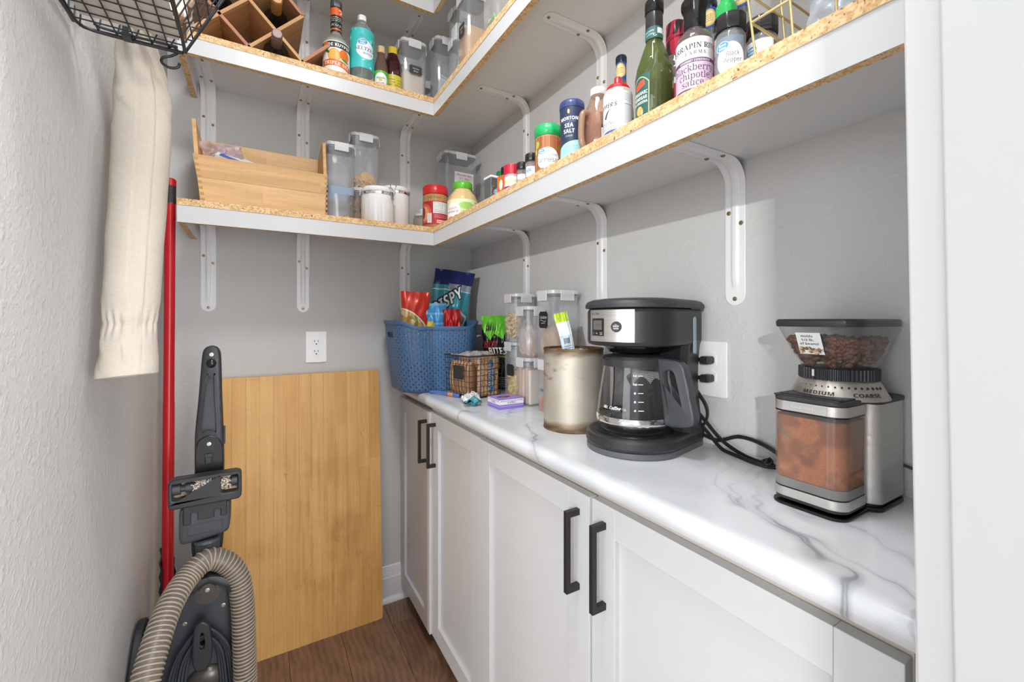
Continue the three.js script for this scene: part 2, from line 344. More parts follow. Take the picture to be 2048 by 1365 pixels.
// ---------- base cabinets and worktop ----------
const CT = 0.927, DX = 0.534;                        // worktop height, door faces
{
  const handleGeo = join([box(-0.032, -0.022, -0.078, 0.078, -0.005, 0.005, 0.0008), box(-0.0225, 0, 0.066, 0.078, -0.005, 0.005, 0.0006), box(-0.0225, 0, -0.078, -0.066, -0.005, 0.005, 0.0006)]);
  const black = std(0x2c2b2a, 0.42, { metalness: 0.3 });
  const units = [[-1.846, -1.080, -1.4735, 'far white two-door base cabinet in the corner under the worktop', 0.0085], [-1.0785, -0.160, -0.6125, 'near white two-door base cabinet beside the doorway under the worktop', 0.0035]];
  units.forEach(([z0, z1, zm, label, proud]) => {
    const c = thing('base_cabinet', label, 'cabinet', [0, 0, 0], 0);
    const body = std(0xcdc6ba, 0.55);
    part(c, 'carcass', box(DX + 0.021, RX - 0.001, 0.07, CT - 0.0365, z0, z1), body);
    part(c, 'toe_board', box(DX + 0.075, DX + 0.09, 0.0, 0.07, z0, z1), cabinetPaint);
    [[z0 + 0.001, zm - 0.0015, 1, proud], [zm + 0.0015, z1 - 0.001, -1, 0]].forEach(([a, b, side, out]) => {
      const d = new THREE.Group(); d.name = 'door'; c.add(d); d.position.x = -out;
      const y0 = 0.067, y1 = 0.8702, S = 0.06, t = 0.0195, r = 0.0012;
      for (const [s0, s1] of [[a, a + S], [b - S, b]]) part(d, 'stile', box(DX, DX + t, y0, y1, s0, s1, r), cabinetPaint);
      for (const [q0, q1] of [[y0, y0 + 0.06], [y1 - 0.055, y1]]) part(d, 'rail', box(DX + 0.0002, DX + t, q0, q1, a + S + 0.0002, b - S - 0.0002, 0.0008), cabinetPaint);
      part(d, 'panel', box(DX + 0.0105, DX + 0.0165, y0 + 0.058, y1 - 0.053, a + S - 0.002, b - S + 0.002), cabinetPaint);
      const h = part(d, 'handle', handleGeo, black); h.position.set(DX, 0.7605, side > 0 ? b - 0.032 : a + 0.034);
    });
  });
  // worktop with a rolled front edge
  const s = new THREE.Shape(), w = RX - 0.001, f = 0.514, th = 0.036;
  s.moveTo(w, CT); s.lineTo(f + 0.022, CT); s.bezierCurveTo(f + 0.008, CT, f, CT - 0.006, f, CT - 0.017); s.bezierCurveTo(f, CT - 0.028, f + 0.006, CT - th, f + 0.016, CT - th); s.lineTo(w, CT - th); s.lineTo(w, CT);
  const g = clean(extrude(s, BZ * -1 + FZ - 0.002).translate(0, 0, BZ + 0.001));
  { const p = g.attributes.position, uv = g.attributes.uv; for (let i = 0; i < p.count; i++) uv.setXY(i, (p.getX(i) - (CT - p.getY(i)) * 0.9 - 0.4) / 0.9, (p.getZ(i) + 1.9) / 1.8); }
  const marble = dataTex(1024, 2048, (u, v) => {
    const X = u * 0.9, Z = v * 1.8;
    const w1 = fbm(u, v * 2, 6, 4, 61) - 0.5, w2 = fbm(u, v * 2, 14, 3, 71) - 0.5;
    let k = 0;
    const vein = (a, b, c, wd, st) => { const d = Math.abs(a * X + b * Z + c + 0.22 * w1 + 0.05 * w2); return st * (0.6 * sm(wd, wd * 0.1, d) + 0.4 * sm(wd * 5, 0, d)) * sm(0.32, 0.62, fbm(u, v * 2, 7, 3, 81)); };
    k += vein(0.86, 0.5, -0.62, 0.006, 0.9) + vein(0.75, -0.66, 0.42, 0.004, 0.8) + vein(0.9, 0.42, -0.95, 0.006, 0.5) + vein(0.55, 0.83, -1.42, 0.004, 0.8) + vein(0.4, 0.91, -1.53, 0.006, 0.9) + vein(0.8, 0.6, -1.12, 0.003, 0.6);
    const cloud = sm(0.5, 0.72, fbm(u, v * 2, 5, 4, 91)) * 0.32 + sm(0.55, 0.7, fbm(u, v * 2, 12, 3, 95)) * 0.12;
    let c = mix3([219, 221, 223], [188, 192, 196], Math.min(1, cloud));
    c = mix3(c, [128, 132, 138], Math.min(0.75, k * 0.75));
    return c;
  });
  top('worktop', g, phys(0xffffff, 0.16, { map: marble }), 'white marble-look laminate worktop with grey veins and rolled edge', 'worktop');
}
// ---------- shared looks ----------
const clearGlass = phys(0xffffff, 0.02, { transmission: 1, thickness: 0, ior: 1.5 });
const clearPlastic = phys(0xf6f8fa, 0.08, { transmission: 0.86, thickness: 0, ior: 1.45 });
const frosted = phys(0xfafbfc, 0.22, { transmission: 0.55, thickness: 0, ior: 1.45 });
const blackPlastic = std(0x2b2b2d, 0.42), blackSoft = std(0x37373a, 0.5), blackGloss = std(0x141415, 0.16);
const brushedTex = dataTex(256, 256, (u, v) => 0.42 + 0.22 * noise(u * 4, v * 256, 256, 3) + 0.08 * noise(u * 16, v * 128, 128, 6), false);
const steel = std(0xc9c6c0, 0.36, { metalness: 0.9, roughnessMap: null });
const brushed = std(0xd0cdc8, 0.9, { metalness: 0.85, roughnessMap: brushedTex });
const chrome = std(0xe6e6e6, 0.08, { metalness: 1 });
const whitePlastic = std(0xf4f4f2, 0.28);
const paper = (t, o = {}) => std(0xffffff, 0.5, { map: t, ...o });
// strip of a label round an upright axis; ang is the way its middle faces (0 = +z, PI/2 = +x)
function wrap(r0, r1, y0, y1, ang, arc, n = 24) { return new THREE.CylinderGeometry(r1, r0, y1 - y0, n, 1, true, ang - arc / 2, arc).translate(0, (y0 + y1) / 2, 0); }
const faceCam = (x, z) => Math.atan2(-x, -z);
const txt = (g, s, x, y, size, color, font = 'sans-serif', style = 'bold', align = 'center') => { g.fillStyle = color; g.font = `${style} ${size}px ${font}`; g.textAlign = align; g.textBaseline = 'middle'; g.fillText(s, x, y); };
const oval = (g, x, y, a, b, c, rot = 0) => { g.fillStyle = c; g.beginPath(); g.ellipse(x, y, a, b, rot, 0, 7); g.fill(); };
const lines = (g, x, y, w, n, step, c, lw = 2) => { g.fillStyle = c; for (let i = 0; i < n; i++) { let q = x; while (q < x + w) { const k = 6 + rnd() * 22; g.fillRect(q, y + i * step, Math.min(k, x + w - q), lw); q += k + 5; } } };

// ---------- coffee maker ----------
{
  const cx = 0.70, cz = -0.665, turn = 0.22;
  const plan = (R, xb, cr = 0.03) => { const s = new THREE.Shape(); s.absarc(0, 0, R, Math.PI / 2, Math.PI * 1.5); s.lineTo(xb - cr, -R); s.absarc(xb - cr, -R + cr, cr, -Math.PI / 2, 0); s.lineTo(xb, R - cr); s.absarc(xb - cr, R - cr, cr, 0, Math.PI / 2); s.lineTo(0, R); return s; };
  const t = thing('coffee_maker', 'black drip coffee maker with steel front panel standing on the worktop', 'coffee maker', [cx, CT, cz], turn);
  part(t, 'base_ring', prism(plan(0.1, 0.143), 0, 0.013, 0.003, 32), std(0x5b5d60, 0.4));
  part(t, 'base', prism(plan(0.102, 0.145), 0.0125, 0.0385, 0.007, 32), blackPlastic);
  part(t, 'hot_plate', turned([[0.0001, 0], [0.083, 0], [0.083, 0.0025], [0.079, 0.0035], [0.0001, 0.003]], 48, 0.001).translate(0, 0.038, 0), std(0x1d1c1c, 0.35, { metalness: 0.4 }));
  // tower at the back, waisted
  const tower = [];
  for (let k = 0; k <= 14; k++) {
    const q = k / 14, y = 0.036 + q * 0.2, w = 0.1 - 0.0032 * q - 0.008 * Math.sin(Math.PI * q), R = [], x0 = 0.06;
    for (let i = 0; i <= 6; i++) { const a = i / 6 * Math.PI / 2; R.push([0.142 - 0.03 + 0.03 * Math.cos(a) - 0.004 * q, y, -(w - 0.03 + 0.03 * Math.sin(a))]); }
    R.push([x0, y, -w], [x0 - 0.012, y, -w + 0.012], [x0 - 0.004, y, -0.06], [x0 + 0.012, y, 0], [x0 - 0.004, y, 0.06], [x0 - 0.012, y, w - 0.012], [x0, y, w]);
    for (let i = 0; i <= 6; i++) { const a = (6 - i) / 6 * Math.PI / 2; R.push([0.142 - 0.03 + 0.03 * Math.cos(a) - 0.004 * q, y, w - 0.03 + 0.03 * Math.sin(a)]); }
    tower.push(R.reverse());
  }
  part(t, 'tower', toCreasedNormals(loft(tower), 0.7), blackPlastic);
  part(t, 'head', prism(plan(0.0985, 0.139), 0.222, 0.301, 0.009, 40), blackPlastic);
  { const pp = plan(0.1035, 0.1425).getPoints(40).slice(0, -1), rg = [[0.985, 0.3005], [1, 0.302], [1, 0.307], [0.99, 0.310], [0.955, 0.3148], [0.88, 0.3185], [0.7, 0.3212], [0.4, 0.322]].map(([k, y]) => pp.map((q) => [0.02 + (q.x - 0.02) * k, y, -q.y * k])); part(t, 'lid', toCreasedNormals(loft(rg), 0.35), blackSoft); }
  part(t, 'brew_basket', turned([[0.0001, 0.19], [0.012, 0.19], [0.014, 0.203], [0.052, 0.207], [0.062, 0.225], [0.0001, 0.225]], 40, 0.001), blackGloss);
  const front = -Math.PI / 2, A = 1.12;
  const panelTex = canvasTex(1024, 512, (g, w, h) => {
    g.fillStyle = '#cfccc6'; g.fillRect(0, 0, w, h);
    g.globalAlpha = 0.22; for (let i = 0; i < 500; i++) { g.fillStyle = rnd() < 0.5 ? '#ffffff' : '#8f8c86'; g.fillRect(0, rnd() * h, w, 1); } g.globalAlpha = 1;
    txt(g, 'Mr. Coffee', 190, 62, 46, '#5d4c3c', 'serif', 'italic bold');
  });
  const panel = part(t, 'front_panel', wrap(0.0989, 0.0989, 0.2315, 0.2965, front, A, 40), std(0xffffff, 0.3, { map: panelTex, metalness: 0.75 }));
  const dispTex = canvasTex(512, 512, (g, w, h) => {
    g.fillStyle = '#2a2a2c'; g.fillRect(0, 0, w, h); g.fillStyle = '#77716c'; g.fillRect(70, 60, 360, 270); g.fillStyle = '#6b6561'; g.fillRect(110, 70, 300, 250);
    g.fillStyle = '#1b1b1d'; g.fillRect(0, 362, w, 4); g.fillRect(150, 366, 4, 150); g.fillRect(300, 366, 4, 150);
    txt(g, 'H', 76, 436, 44, '#d8d8d8'); txt(g, 'MIN', 226, 436, 40, '#d8d8d8'); txt(g, 'DELAY', 408, 416, 34, '#d8d8d8'); txt(g, 'BREW', 408, 462, 34, '#d8d8d8');
    txt(g, '12:00', 265, 195, 90, '#5a5450');
  });
  part(panel, 'display', wrap(0.0996, 0.0996, 0.243, 0.279, front - 0.27, 0.37, 14), std(0xffffff, 0.3, { map: dispTex }));
  const brewTex = canvasTex(256, 256, (g, w, h) => { g.fillStyle = '#353537'; g.fillRect(0, 0, w, h); txt(g, 'BREW', 128, 112, 58, '#e8e8e8'); txt(g, 'NOW', 128, 172, 58, '#e8e8e8'); g.fillStyle = '#bbb'; g.fillRect(88, 62, 80, 10); });
  const b = part(panel, 'brew_button', toCreasedNormals(new THREE.CylinderGeometry(0.0105, 0.0112, 0.004, 36).rotateX(Math.PI / 2), 0.5), [std(0x353537, 0.4), std(0x353537, 0.4), std(0x353537, 0.4)][0]);
  const ba = front + 0.2; b.position.set(Math.sin(ba) * 0.0995, 0.262, Math.cos(ba) * 0.0995); b.rotation.y = ba;
  const bf = part(panel, 'button_face', new THREE.CircleGeometry(0.0098, 32), std(0xffffff, 0.4, { map: brewTex })); bf.position.set(Math.sin(ba) * 0.1017, 0.262, Math.cos(ba) * 0.1017); bf.rotation.y = ba;
  const win = part(t, 'water_window', extrude(rrect(0.013, 0.080, 0.006), 0.0026, 0.0008), std(0x93a4ae, 0.2)); win.position.set(0.080, 0.243, 0.0985 - 0.0012); win.rotation.z = 0.02;
  part(t, 'hinge_strip', box(0.062, 0.1, 0.2985, 0.3012, 0.096, 0.0992, 0.0006), blackGloss);
  const foot = part(t, 'cord_bushing', cyl(0.005, 0.004, 0, 0.012), blackGloss); foot.rotation.z = -Math.PI / 2; foot.position.set(0.139, 0.06, 0.03);

  // the carafe, which lifts out
  const c = thing('coffee_carafe', 'empty glass coffee carafe with black handle and lid on the hot plate', 'carafe', [cx, CT + 0.0416, cz], 0.24);
  const gl = [[0.0001, 0], [0.062, 0], [0.072, 0.006], [0.0775, 0.018], [0.0785, 0.03], [0.077, 0.045], [0.0735, 0.075], [0.069, 0.105], [0.0655, 0.128], [0.0645, 0.140]];
  const curve = new THREE.SplineCurve(gl.map(([a, q]) => new THREE.Vector2(a, q))).getPoints(48);
  part(c, 'glass_body', new THREE.LatheGeometry(curve, 64), phys(0xffffff, 0.015, { transmission: 1, thickness: 0, ior: 1.5 }));
  part(c, 'steel_band', turned([[0.0786, 0.015], [0.0792, 0.0155], [0.0795, 0.024], [0.0793, 0.0325], [0.0787, 0.033]], 64, 0), chrome);
  part(c, 'collar', turned([[0.0642, 0.136], [0.0668, 0.136], [0.0672, 0.150], [0.0655, 0.1555], [0.060, 0.1555], [0.060, 0.136], [0.0642, 0.136]], 48, 0.001), blackSoft);
  part(c, 'lid', turned([[0.0001, 0.152], [0.062, 0.152], [0.0625, 0.157], [0.045, 0.160], [0.018, 0.1605], [0.014, 0.164], [0.0001, 0.164]], 48, 0.001), blackSoft);
  part(c, 'spout', tube([[-0.060, 0.1535, -0.022], [-0.067, 0.1545, -0.025], [-0.0725, 0.157, -0.027]], 0.0045, 10, 10), blackSoft);
  { // handle: a thick loop
    const o = new THREE.Shape(); const P = [[0.058, 0.1555], [0.09, 0.1545], [0.112, 0.148], [0.122, 0.130], [0.134, 0.075], [0.140, 0.042], [0.134, 0.029], [0.112, 0.022], [0.088, 0.020], [0.0785, 0.026], [0.0745, 0.06], [0.0675, 0.112], [0.064, 0.136]];
    o.moveTo(...P[0]); o.splineThru(P.slice(1).map((p) => new THREE.Vector2(...p))); o.lineTo(...P[0]);
    const hl = new THREE.Path(); const Q = [[0.074, 0.134], [0.092, 0.138], [0.103, 0.130], [0.109, 0.112], [0.121, 0.058], [0.121, 0.042], [0.110, 0.034], [0.093, 0.034], [0.085, 0.044], [0.0805, 0.075], [0.0725, 0.118]];
    hl.moveTo(...Q[0]); hl.splineThru([...Q.slice(1), Q[0]].map((p) => new THREE.Vector2(...p))); o.holes.push(hl);
    const hg = extrude(o, 0.026, 0.004, 3, 24).translate(0, 0, -0.013);
    const hm = part(c, 'handle', toCreasedNormals(hg, 0.6), std(0x404246, 0.42)); hm.rotation.y = -1.62;
  }
  const mark = canvasTex(512, 256, (g, w, h) => { txt(g, 'Mr. Coffee', 250, 130, 96, '#ffffff', 'serif', 'italic bold'); });
  const gt = (tx) => std(0xffffff, 0.5, { map: tx, transparent: true, alphaTest: 0.4 });
  part(c, 'printed_name', wrap(0.0776, 0.0752, 0.042, 0.064, faceCam(cx, cz) - 0.24 - 0.62, 0.58, 20), gt(mark));
  const scale = canvasTex(256, 1024, (g, w, h) => { ['12', '10', '8', '6', '4'].forEach((s, i) => { txt(g, s, 90, 90 + i * 205, 66, '#ffffff'); g.fillStyle = '#fff'; g.fillRect(140, 82 + i * 205, 90, 14); }); });
  part(c, 'cup_scale', wrap(0.0776, 0.0664, 0.042, 0.128, faceCam(cx, cz) - 0.24 + 0.1, 0.42, 12), gt(scale));
  const tiny = canvasTex(512, 256, (g, w, h) => { lines(g, 10, 10, 490, 14, 18, '#e6e6e6', 7); });
  part(c, 'printed_notice', wrap(0.0727, 0.0672, 0.082, 0.118, faceCam(cx, cz) - 0.24 + 2.7, 1.0, 20), gt(tiny));
}
// ---------- coffee grinder ----------
{
  const t = thing('coffee_grinder', 'steel and black burr coffee grinder on the worktop beside the doorway', 'coffee grinder', [0.77, CT, -0.312], 0);
  const pl = (x0, x1, z0, z1, r) => { const s = rrect(x1 - x0, z1 - z0, r), p = s.getPoints(8).map((q) => new THREE.Vector2(q.x + (x0 + x1) / 2, q.y - (z0 + z1) / 2)); return new THREE.Shape(p); };
  part(t, 'tray', [prism(pl(-0.098, 0.0, -0.052, 0.046, 0.02), 0, 0.0045, 0.0015), prism(pl(-0.02, 0.085, -0.062, 0.058, 0.02), 0, 0.006, 0.0015)], blackGloss);
  part(t, 'housing', prism(pl(-0.012, 0.09, -0.058, 0.055, 0.017), 0.009, 0.154, 0.001), brushed);
  part(t, 'housing_foot', prism(pl(-0.01, 0.088, -0.056, 0.053, 0.016), 0.004, 0.0095), blackPlastic);
  part(t, 'top_plate', [prism(pl(-0.0965, -0.011, -0.0505, 0.0455, 0.02), 0.156, 0.1625, 0.0015), prism(pl(-0.014, 0.0915, -0.0595, 0.0565, 0.018), 0.1535, 0.160, 0.0015)], blackSoft);
  part(t, 'slide_lid', [box(-0.088, -0.082, 0.1625, 0.1662, -0.04, 0.04, 0.001), box(-0.094, -0.04, 0.162, 0.1645, -0.046, 0.04, 0.001)], blackPlastic);
  const ch = part(t, 'grounds_chamber', prism(pl(-0.0955, -0.013, -0.05, 0.045, 0.0195), 0.041, 0.1405), phys(0xfff4ea, 0.05, { transmission: 0.93, thickness: 0, ior: 1.45 }));
  const band = canvasTex(512, 128, (g, w, h) => { g.fillStyle = '#c9c7c3'; g.fillRect(0, 0, w, h); g.globalAlpha = 0.2; for (let i = 0; i < 160; i++) { g.fillStyle = rnd() < 0.5 ? '#fff' : '#888'; g.fillRect(0, rnd() * h, w, 1); } g.globalAlpha = 1; txt(g, 'Cuisinart', 232, 66, 62, '#b3b0ab'); txt(g, 'Cuisinart', 229, 62, 62, '#dedcd8'); });  // relief of the embossed name drawn in: light letters over a shade copy
  part(t, 'chamber_cap', prism(pl(-0.0962, -0.0125, -0.0505, 0.0455, 0.02), 0.1415, 0.1555, 0.0006), brushed);
  const name = part(t, 'name_band', new THREE.PlaneGeometry(0.056, 0.013), std(0xffffff, 0.4, { map: band, metalness: 0.7 })); name.position.set(-0.0966, 0.1485, -0.002); name.rotation.y = -Math.PI / 2;
  for (const [q0, q1] of [[0.1393, 0.1416], [0.0265, 0.0285]]) part(t, 'seal', prism(pl(-0.0958, -0.0128, -0.0503, 0.0453, 0.0198), q0, q1), blackGloss);
  part(t, 'chamber_base', prism(pl(-0.0955, -0.013, -0.05, 0.045, 0.0195), 0.0285, 0.041), phys(0xb9b6b2, 0.12, { transmission: 0.55, thickness: 0 }));
  part(t, 'steel_foot', prism(pl(-0.0965, -0.0125, -0.051, 0.046, 0.0205), 0.0135, 0.0266, 0.001), brushed);
  part(t, 'foot_edge', prism(pl(-0.095, -0.013, -0.0495, 0.0445, 0.019), 0.0095, 0.0137), blackPlastic);
  part(t, 'support_neck', prism(pl(-0.06, -0.02, -0.03, 0.028, 0.01), 0.004, 0.0098), blackPlastic);
  part(t, 'dial_cone', turned([[0.0625, 0.1595], [0.062, 0.1615], [0.049, 0.187], [0.043, 0.187], [0.043, 0.1595], [0.0625, 0.1595]], 56, 0.0006), std(0xcbc7bf, 0.42, { metalness: 0.85 }));
  const dial = canvasTex(1024, 256, (g, w, h) => { for (let i = 0; i < 16; i++) oval(g, 60 + i * 60, 92, 4 + i * 0.8, 7 + i * 0.9, '#2c2926'); txt(g, 'MEDIUM', 330, 190, 72, '#3a3632'); txt(g, 'COARSE', 760, 190, 72, '#3a3632'); });
  part(t, 'dial_print', wrap(0.0623, 0.0499, 0.1618, 0.1865, faceCam(0.77, -0.312) + 0.02, 2.5, 40), std(0xffffff, 0.5, { map: dial, transparent: true, alphaTest: 0.4 }));
  const ring = []; for (let k = 0; k < 2; k++) { const R = []; for (let i = 0; i < 240; i++) { const a = i / 240 * Math.PI * 2, r = 0.0495 + (i % 4 < 2 ? 0.0014 : 0); R.push([r * Math.cos(a), 0.1865 + k * 0.0165, -r * Math.sin(a)]); } ring.push(R); }
  const rg = part(t, 'setting_ring', toCreasedNormals(loft(ring), 0.3), blackPlastic);
  const wa = faceCam(0.77, -0.312) - 0.62, wm = part(rg, 'pointer', box(-0.0016, 0.0016, 0.191, 0.201, -0.0005, 0.0006), whitePlastic); wm.position.set(Math.sin(wa) * 0.0511, 0, Math.cos(wa) * 0.0511); wm.rotation.y = wa;
  // hopper: round at the foot, square at the rim
  const hop = (grow, y0, y1) => { const rings = []; for (let k = 0; k <= 10; k++) { const q = k / 10, R = []; for (let i = 0; i < 64; i++) { const a = i / 64 * Math.PI * 2, e = 2 / (2 + 5 * q), ca = Math.cos(a), sa = Math.sin(a), hx = 0.046 + (0.084 - 0.046) * q + grow, hz = 0.045 + (0.0555 - 0.045) * q + grow; R.push([Math.sign(ca) * Math.abs(ca) ** e * hx + 0.006 * q, y0 + (y1 - y0) * q, -Math.sign(sa) * Math.abs(sa) ** e * hz - 0.002 * q]); } rings.push(R); } return rings; };
  part(t, 'hopper', loft(hop(0, 0.203, 0.266), true, false), phys(0xf4f4f2, 0.04, { transmission: 0.96, thickness: 0, ior: 1.45 }));
  const lr = hop(0, 0.203, 0.266)[10];
  const lid = [[0.0015, 0.2655], [0.003, 0.268], [0.003, 0.274], [0.0005, 0.2768], [-0.02, 0.2772]].map(([o, y]) => lr.map(([x, , z]) => { const l = Math.hypot(x, z); return [x + x / l * o, y, z + z / l * o]; }));
  part(t, 'hopper_lid', toCreasedNormals(loft(lid), 0.6), std(0x333436, 0.3));
  const bn = canvasTex(256, 320, (g, w, h) => {
    g.fillStyle = '#f3f5f4'; g.fillRect(0, 0, w, h); txt(g, 'Holds', 112, 52, 46, '#2c3136', 'sans-serif', 'bold'); txt(g, '1/2 lb.', 112, 108, 46, '#2c3136'); txt(g, 'of beans!', 122, 164, 46, '#2c3136');
    for (let i = 0; i < 60; i++) { const y = 222 + rnd() * 90, x = rnd() * w; oval(g, x, y, 20, 13, ['#a98768', '#c9ad8c', '#7d5a3e', '#e6d7c2'][i % 4], rnd() * 3); oval(g, x, y, 14, 2, '#6b4a30', rnd() * 3); }
  });
  const st = part(t, 'paper_tag', new THREE.PlaneGeometry(0.033, 0.036), std(0xffffff, 0.6, { map: bn })); st.position.set(-0.0672, 0.2405, -0.0085); st.rotation.set(0, -Math.PI / 2, 0); st.rotateX(0.46);
  // what is inside
  const bean = new THREE.SphereGeometry(1, 9, 6), bl = [];
  for (let i = 0; i < 950; i++) {
    const q = Math.sqrt(rnd()) * 0.66, a = rnd() * Math.PI * 2, rim = 1 - 0.35 * rnd() ** 2, e = 2 / (2 + 5 * q), ca = Math.cos(a), sa = Math.sin(a);
    const hx = (0.046 + 0.038 * q) * rim - 0.005, hz = (0.045 + 0.0105 * q) * rim - 0.005, y = 0.208 + q * 0.063;
    const m = new THREE.Matrix4().compose(V(Math.sign(ca) * Math.abs(ca) ** e * hx, y - 0.004 * rnd(), -Math.sign(sa) * Math.abs(sa) ** e * hz), new THREE.Quaternion().setFromEuler(new THREE.Euler(rnd() * 6, rnd() * 6, rnd() * 6)), V(0.0052, 0.0034, 0.0042));
    bl.push(bean.clone().applyMatrix4(m));
  }
  const bm = top('coffee_beans', bl, std(0x6b4028, 0.38), 'roasted brown coffee beans filling the lower hopper of the grinder', 'coffee beans', null, 'stuff'); bm.position.copy(t.position);
  const gt = dataTex(512, 512, (u, v) => {
    const a = fbm(u, v, 4, 4, 111), f = noise(u * 190, v * 190, 190, 5), s2 = noise(u * 250, v * 250, 250, 8), st2 = fbm(u, v, 3, 3, 117);
    let c = mix3([128, 78, 46], [172, 110, 66], sm(0.35, 0.6, a));
    c = mix3(c, [112, 98, 88], sm(0.5, 0.6, st2) * 0.8);
    c = mix3(c, [78, 52, 38], sm(0.6, 0.85, f) * 0.5);
    return mix3(c, [232, 196, 150], sm(0.9, 0.96, s2) * 0.8);
  }, true, [1 / 0.11, 1 / 0.11]);
  const gm = top('ground_coffee', uvm(prism(pl(-0.0935, -0.015, -0.048, 0.043, 0.0178), 0.0415, 0.1335)), std(0xffffff, 0.85, { map: gt }), 'brown ground coffee seen through the clear chamber of the grinder', 'ground coffee', null, 'stuff'); gm.position.copy(t.position);
}
// ---------- sockets, plugs and cords ----------
{
  const plate = (o) => {
    part(o, 'cover_plate', prism(rrect(0.076, 0.122, 0.004), 0, 0.005, 0.0016).rotateX(Math.PI / 2), whitePlastic);
    for (const y of [0.0195, -0.0195]) {
      const s = new THREE.Shape(); s.absarc(0, 0, 0.0172, 0.62, Math.PI - 0.62); s.absarc(0, 0, 0.0172, Math.PI + 0.62, -0.62 + Math.PI * 2);
      const f = part(o, 'outlet_face', extrude(s, 0.002, 0.0005), whitePlastic); f.position.set(0, y, 0.0045);
      const dark = std(0x23201e, 0.7);
      for (const x of [-0.0062, 0.0062]) part(f, 'slot', box(x - 0.001, x + 0.001, 0, 0.0075, 0.0018, 0.0023), dark);
      part(f, 'ground_hole', extrude(new THREE.Shape().absarc(0, -0.0075, 0.0026, 0, Math.PI * 2), 0.0006).translate(0, 0, 0.0016), dark);
    }
    part(o, 'screw', turned([[0.0001, 0.0012], [0.0028, 0.0009], [0.003, 0]].reverse(), 14, 0).rotateX(Math.PI / 2).translate(0, 0, 0.005), whitePlastic);
  };
  plate(thing('wall_outlet', 'white double wall outlet with empty sockets above the wooden board', 'outlet', [0.191, 1.0965, BZ], 0));
  const r = thing('wall_outlet', 'white double wall outlet with two black plugs beside the coffee maker', 'outlet', [RX, 1.0945, -0.590], -Math.PI / 2); plate(r);
  const cordMat = std(0x1f1f21, 0.38);
  const find = (n) => scene.children.find((o) => o.name === n);
  const plug = (y, cordMesh) => {
    const p = new THREE.Group(); p.name = 'plug'; scene.add(p); p.position.set(RX - 0.0066, y, -0.590); p.rotation.y = -Math.PI / 2;
    part(p, 'plug_body', extrude(rrect(0.022, 0.017, 0.005), 0.024, 0.003), blackPlastic);
    const rel = []; for (let i = 0; i < 6; i++) rel.push(cyl(0.0048 - i * 0.0003, 0.0048 - i * 0.0003, 0, 0.0018, 12).rotateZ(Math.PI / 2).translate(-0.011 - i * 0.003, 0, 0.013));
    rel.push(tube([[-0.008, 0, 0.013], [-0.02, 0, 0.013], [-0.028, -0.003, 0.013]], 0.0034, 12, 8)); part(p, 'strain_relief', rel, blackPlastic); scene.updateMatrixWorld(true); cordMesh.attach(p);
  };
  const cord = (owner, pts) => { const m = part(scene, 'power_cord', [tube(pts, 0.0024, 110, 8), tube(pts.map(([x, y, z]) => [x, y + 0.0034, z + 0.0012]), 0.0024, 110, 8)], cordMat); scene.updateMatrixWorld(true); find(owner).attach(m); return m; };
  const Y0 = CT + 0.0026;
  const c1 = cord('coffee_maker', [[0.846, 1.111, -0.617], [0.842, 1.09, -0.63], [0.842, 1.055, -0.62], [0.842, 1.01, -0.588], [0.843, 0.985, -0.588], [0.842, 0.965, -0.60], [0.835, 0.95, -0.618], [0.826, 0.975, -0.638]]); plug(1.1145, c1);
  const c2 = cord('coffee_grinder', [[0.846, 1.071, -0.617], [0.842, 1.05, -0.632], [0.843, 1.01, -0.622], [0.844, 0.975, -0.588], [0.842, 0.945, -0.55], [0.835, Y0 + 0.001, -0.505], [0.822, Y0, -0.468], [0.815, Y0 + 0.003, -0.443], [0.822, Y0, -0.425], [0.852, Y0 + 0.02, -0.385], [0.85, Y0 + 0.018, -0.34]]); plug(1.0745, c2);
  cord('coffee_maker', [[0.842, 0.99, -0.625], [0.842, 0.955, -0.585], [0.836, Y0, -0.548], [0.82, Y0, -0.505], [0.808, Y0, -0.462], [0.81, Y0, -0.44], [0.83, Y0, -0.425], [0.852, Y0 + 0.006, -0.43], [0.853, Y0 + 0.025, -0.47], [0.852, Y0 + 0.03, -0.52], [0.846, Y0 + 0.013, -0.565], [0.842, Y0 + 0.02, -0.605]]);
  const knot = []; for (let i = 0; i < 3; i++) knot.push(new THREE.TorusGeometry(0.0085, 0.0022, 8, 24).rotateX(0.4 + i * 0.5).rotateY(i * 1.1));
  knot.push(rod([0.004, -0.006, 0.004], [0.014, -0.007, 0.012], 0.0016), rod([-0.004, -0.006, 0.004], [0.004, -0.0075, 0.018], 0.0016));
  const k = top('cord_tie', knot, cordMat, 'black twist tie knotted round the cords beside the grinder', 'cord tie'); k.position.set(0.815, Y0 + 0.0075, -0.443);
  // small dark card reader half hidden by the door lining
  const a = thing('power_adapter', 'dark flat power adapter lying on the worktop right of the grinder', 'adapter', [0.83, CT, -0.185], 0.5);
  part(a, 'case', box(-0.04, 0.04, 0, 0.012, -0.028, 0.028, 0.002), std(0x2a2733, 0.5));
  for (const z of [-0.012, 0.012]) part(a, 'prong', box(-0.054, -0.04, 0.004, 0.0065, z - 0.003, z + 0.003, 0.0006), std(0xb9a570, 0.35, { metalness: 0.9 }));
  const c4 = part(scene, 'power_cord', tube([[0.853, Y0 + 0.05, -0.262], [0.858, Y0 + 0.04, -0.235], [0.855, Y0 + 0.015, -0.21], [0.845, Y0 + 0.010, -0.2]], 0.0022, 40, 8), cordMat); scene.updateMatrixWorld(true); a.attach(c4);
}
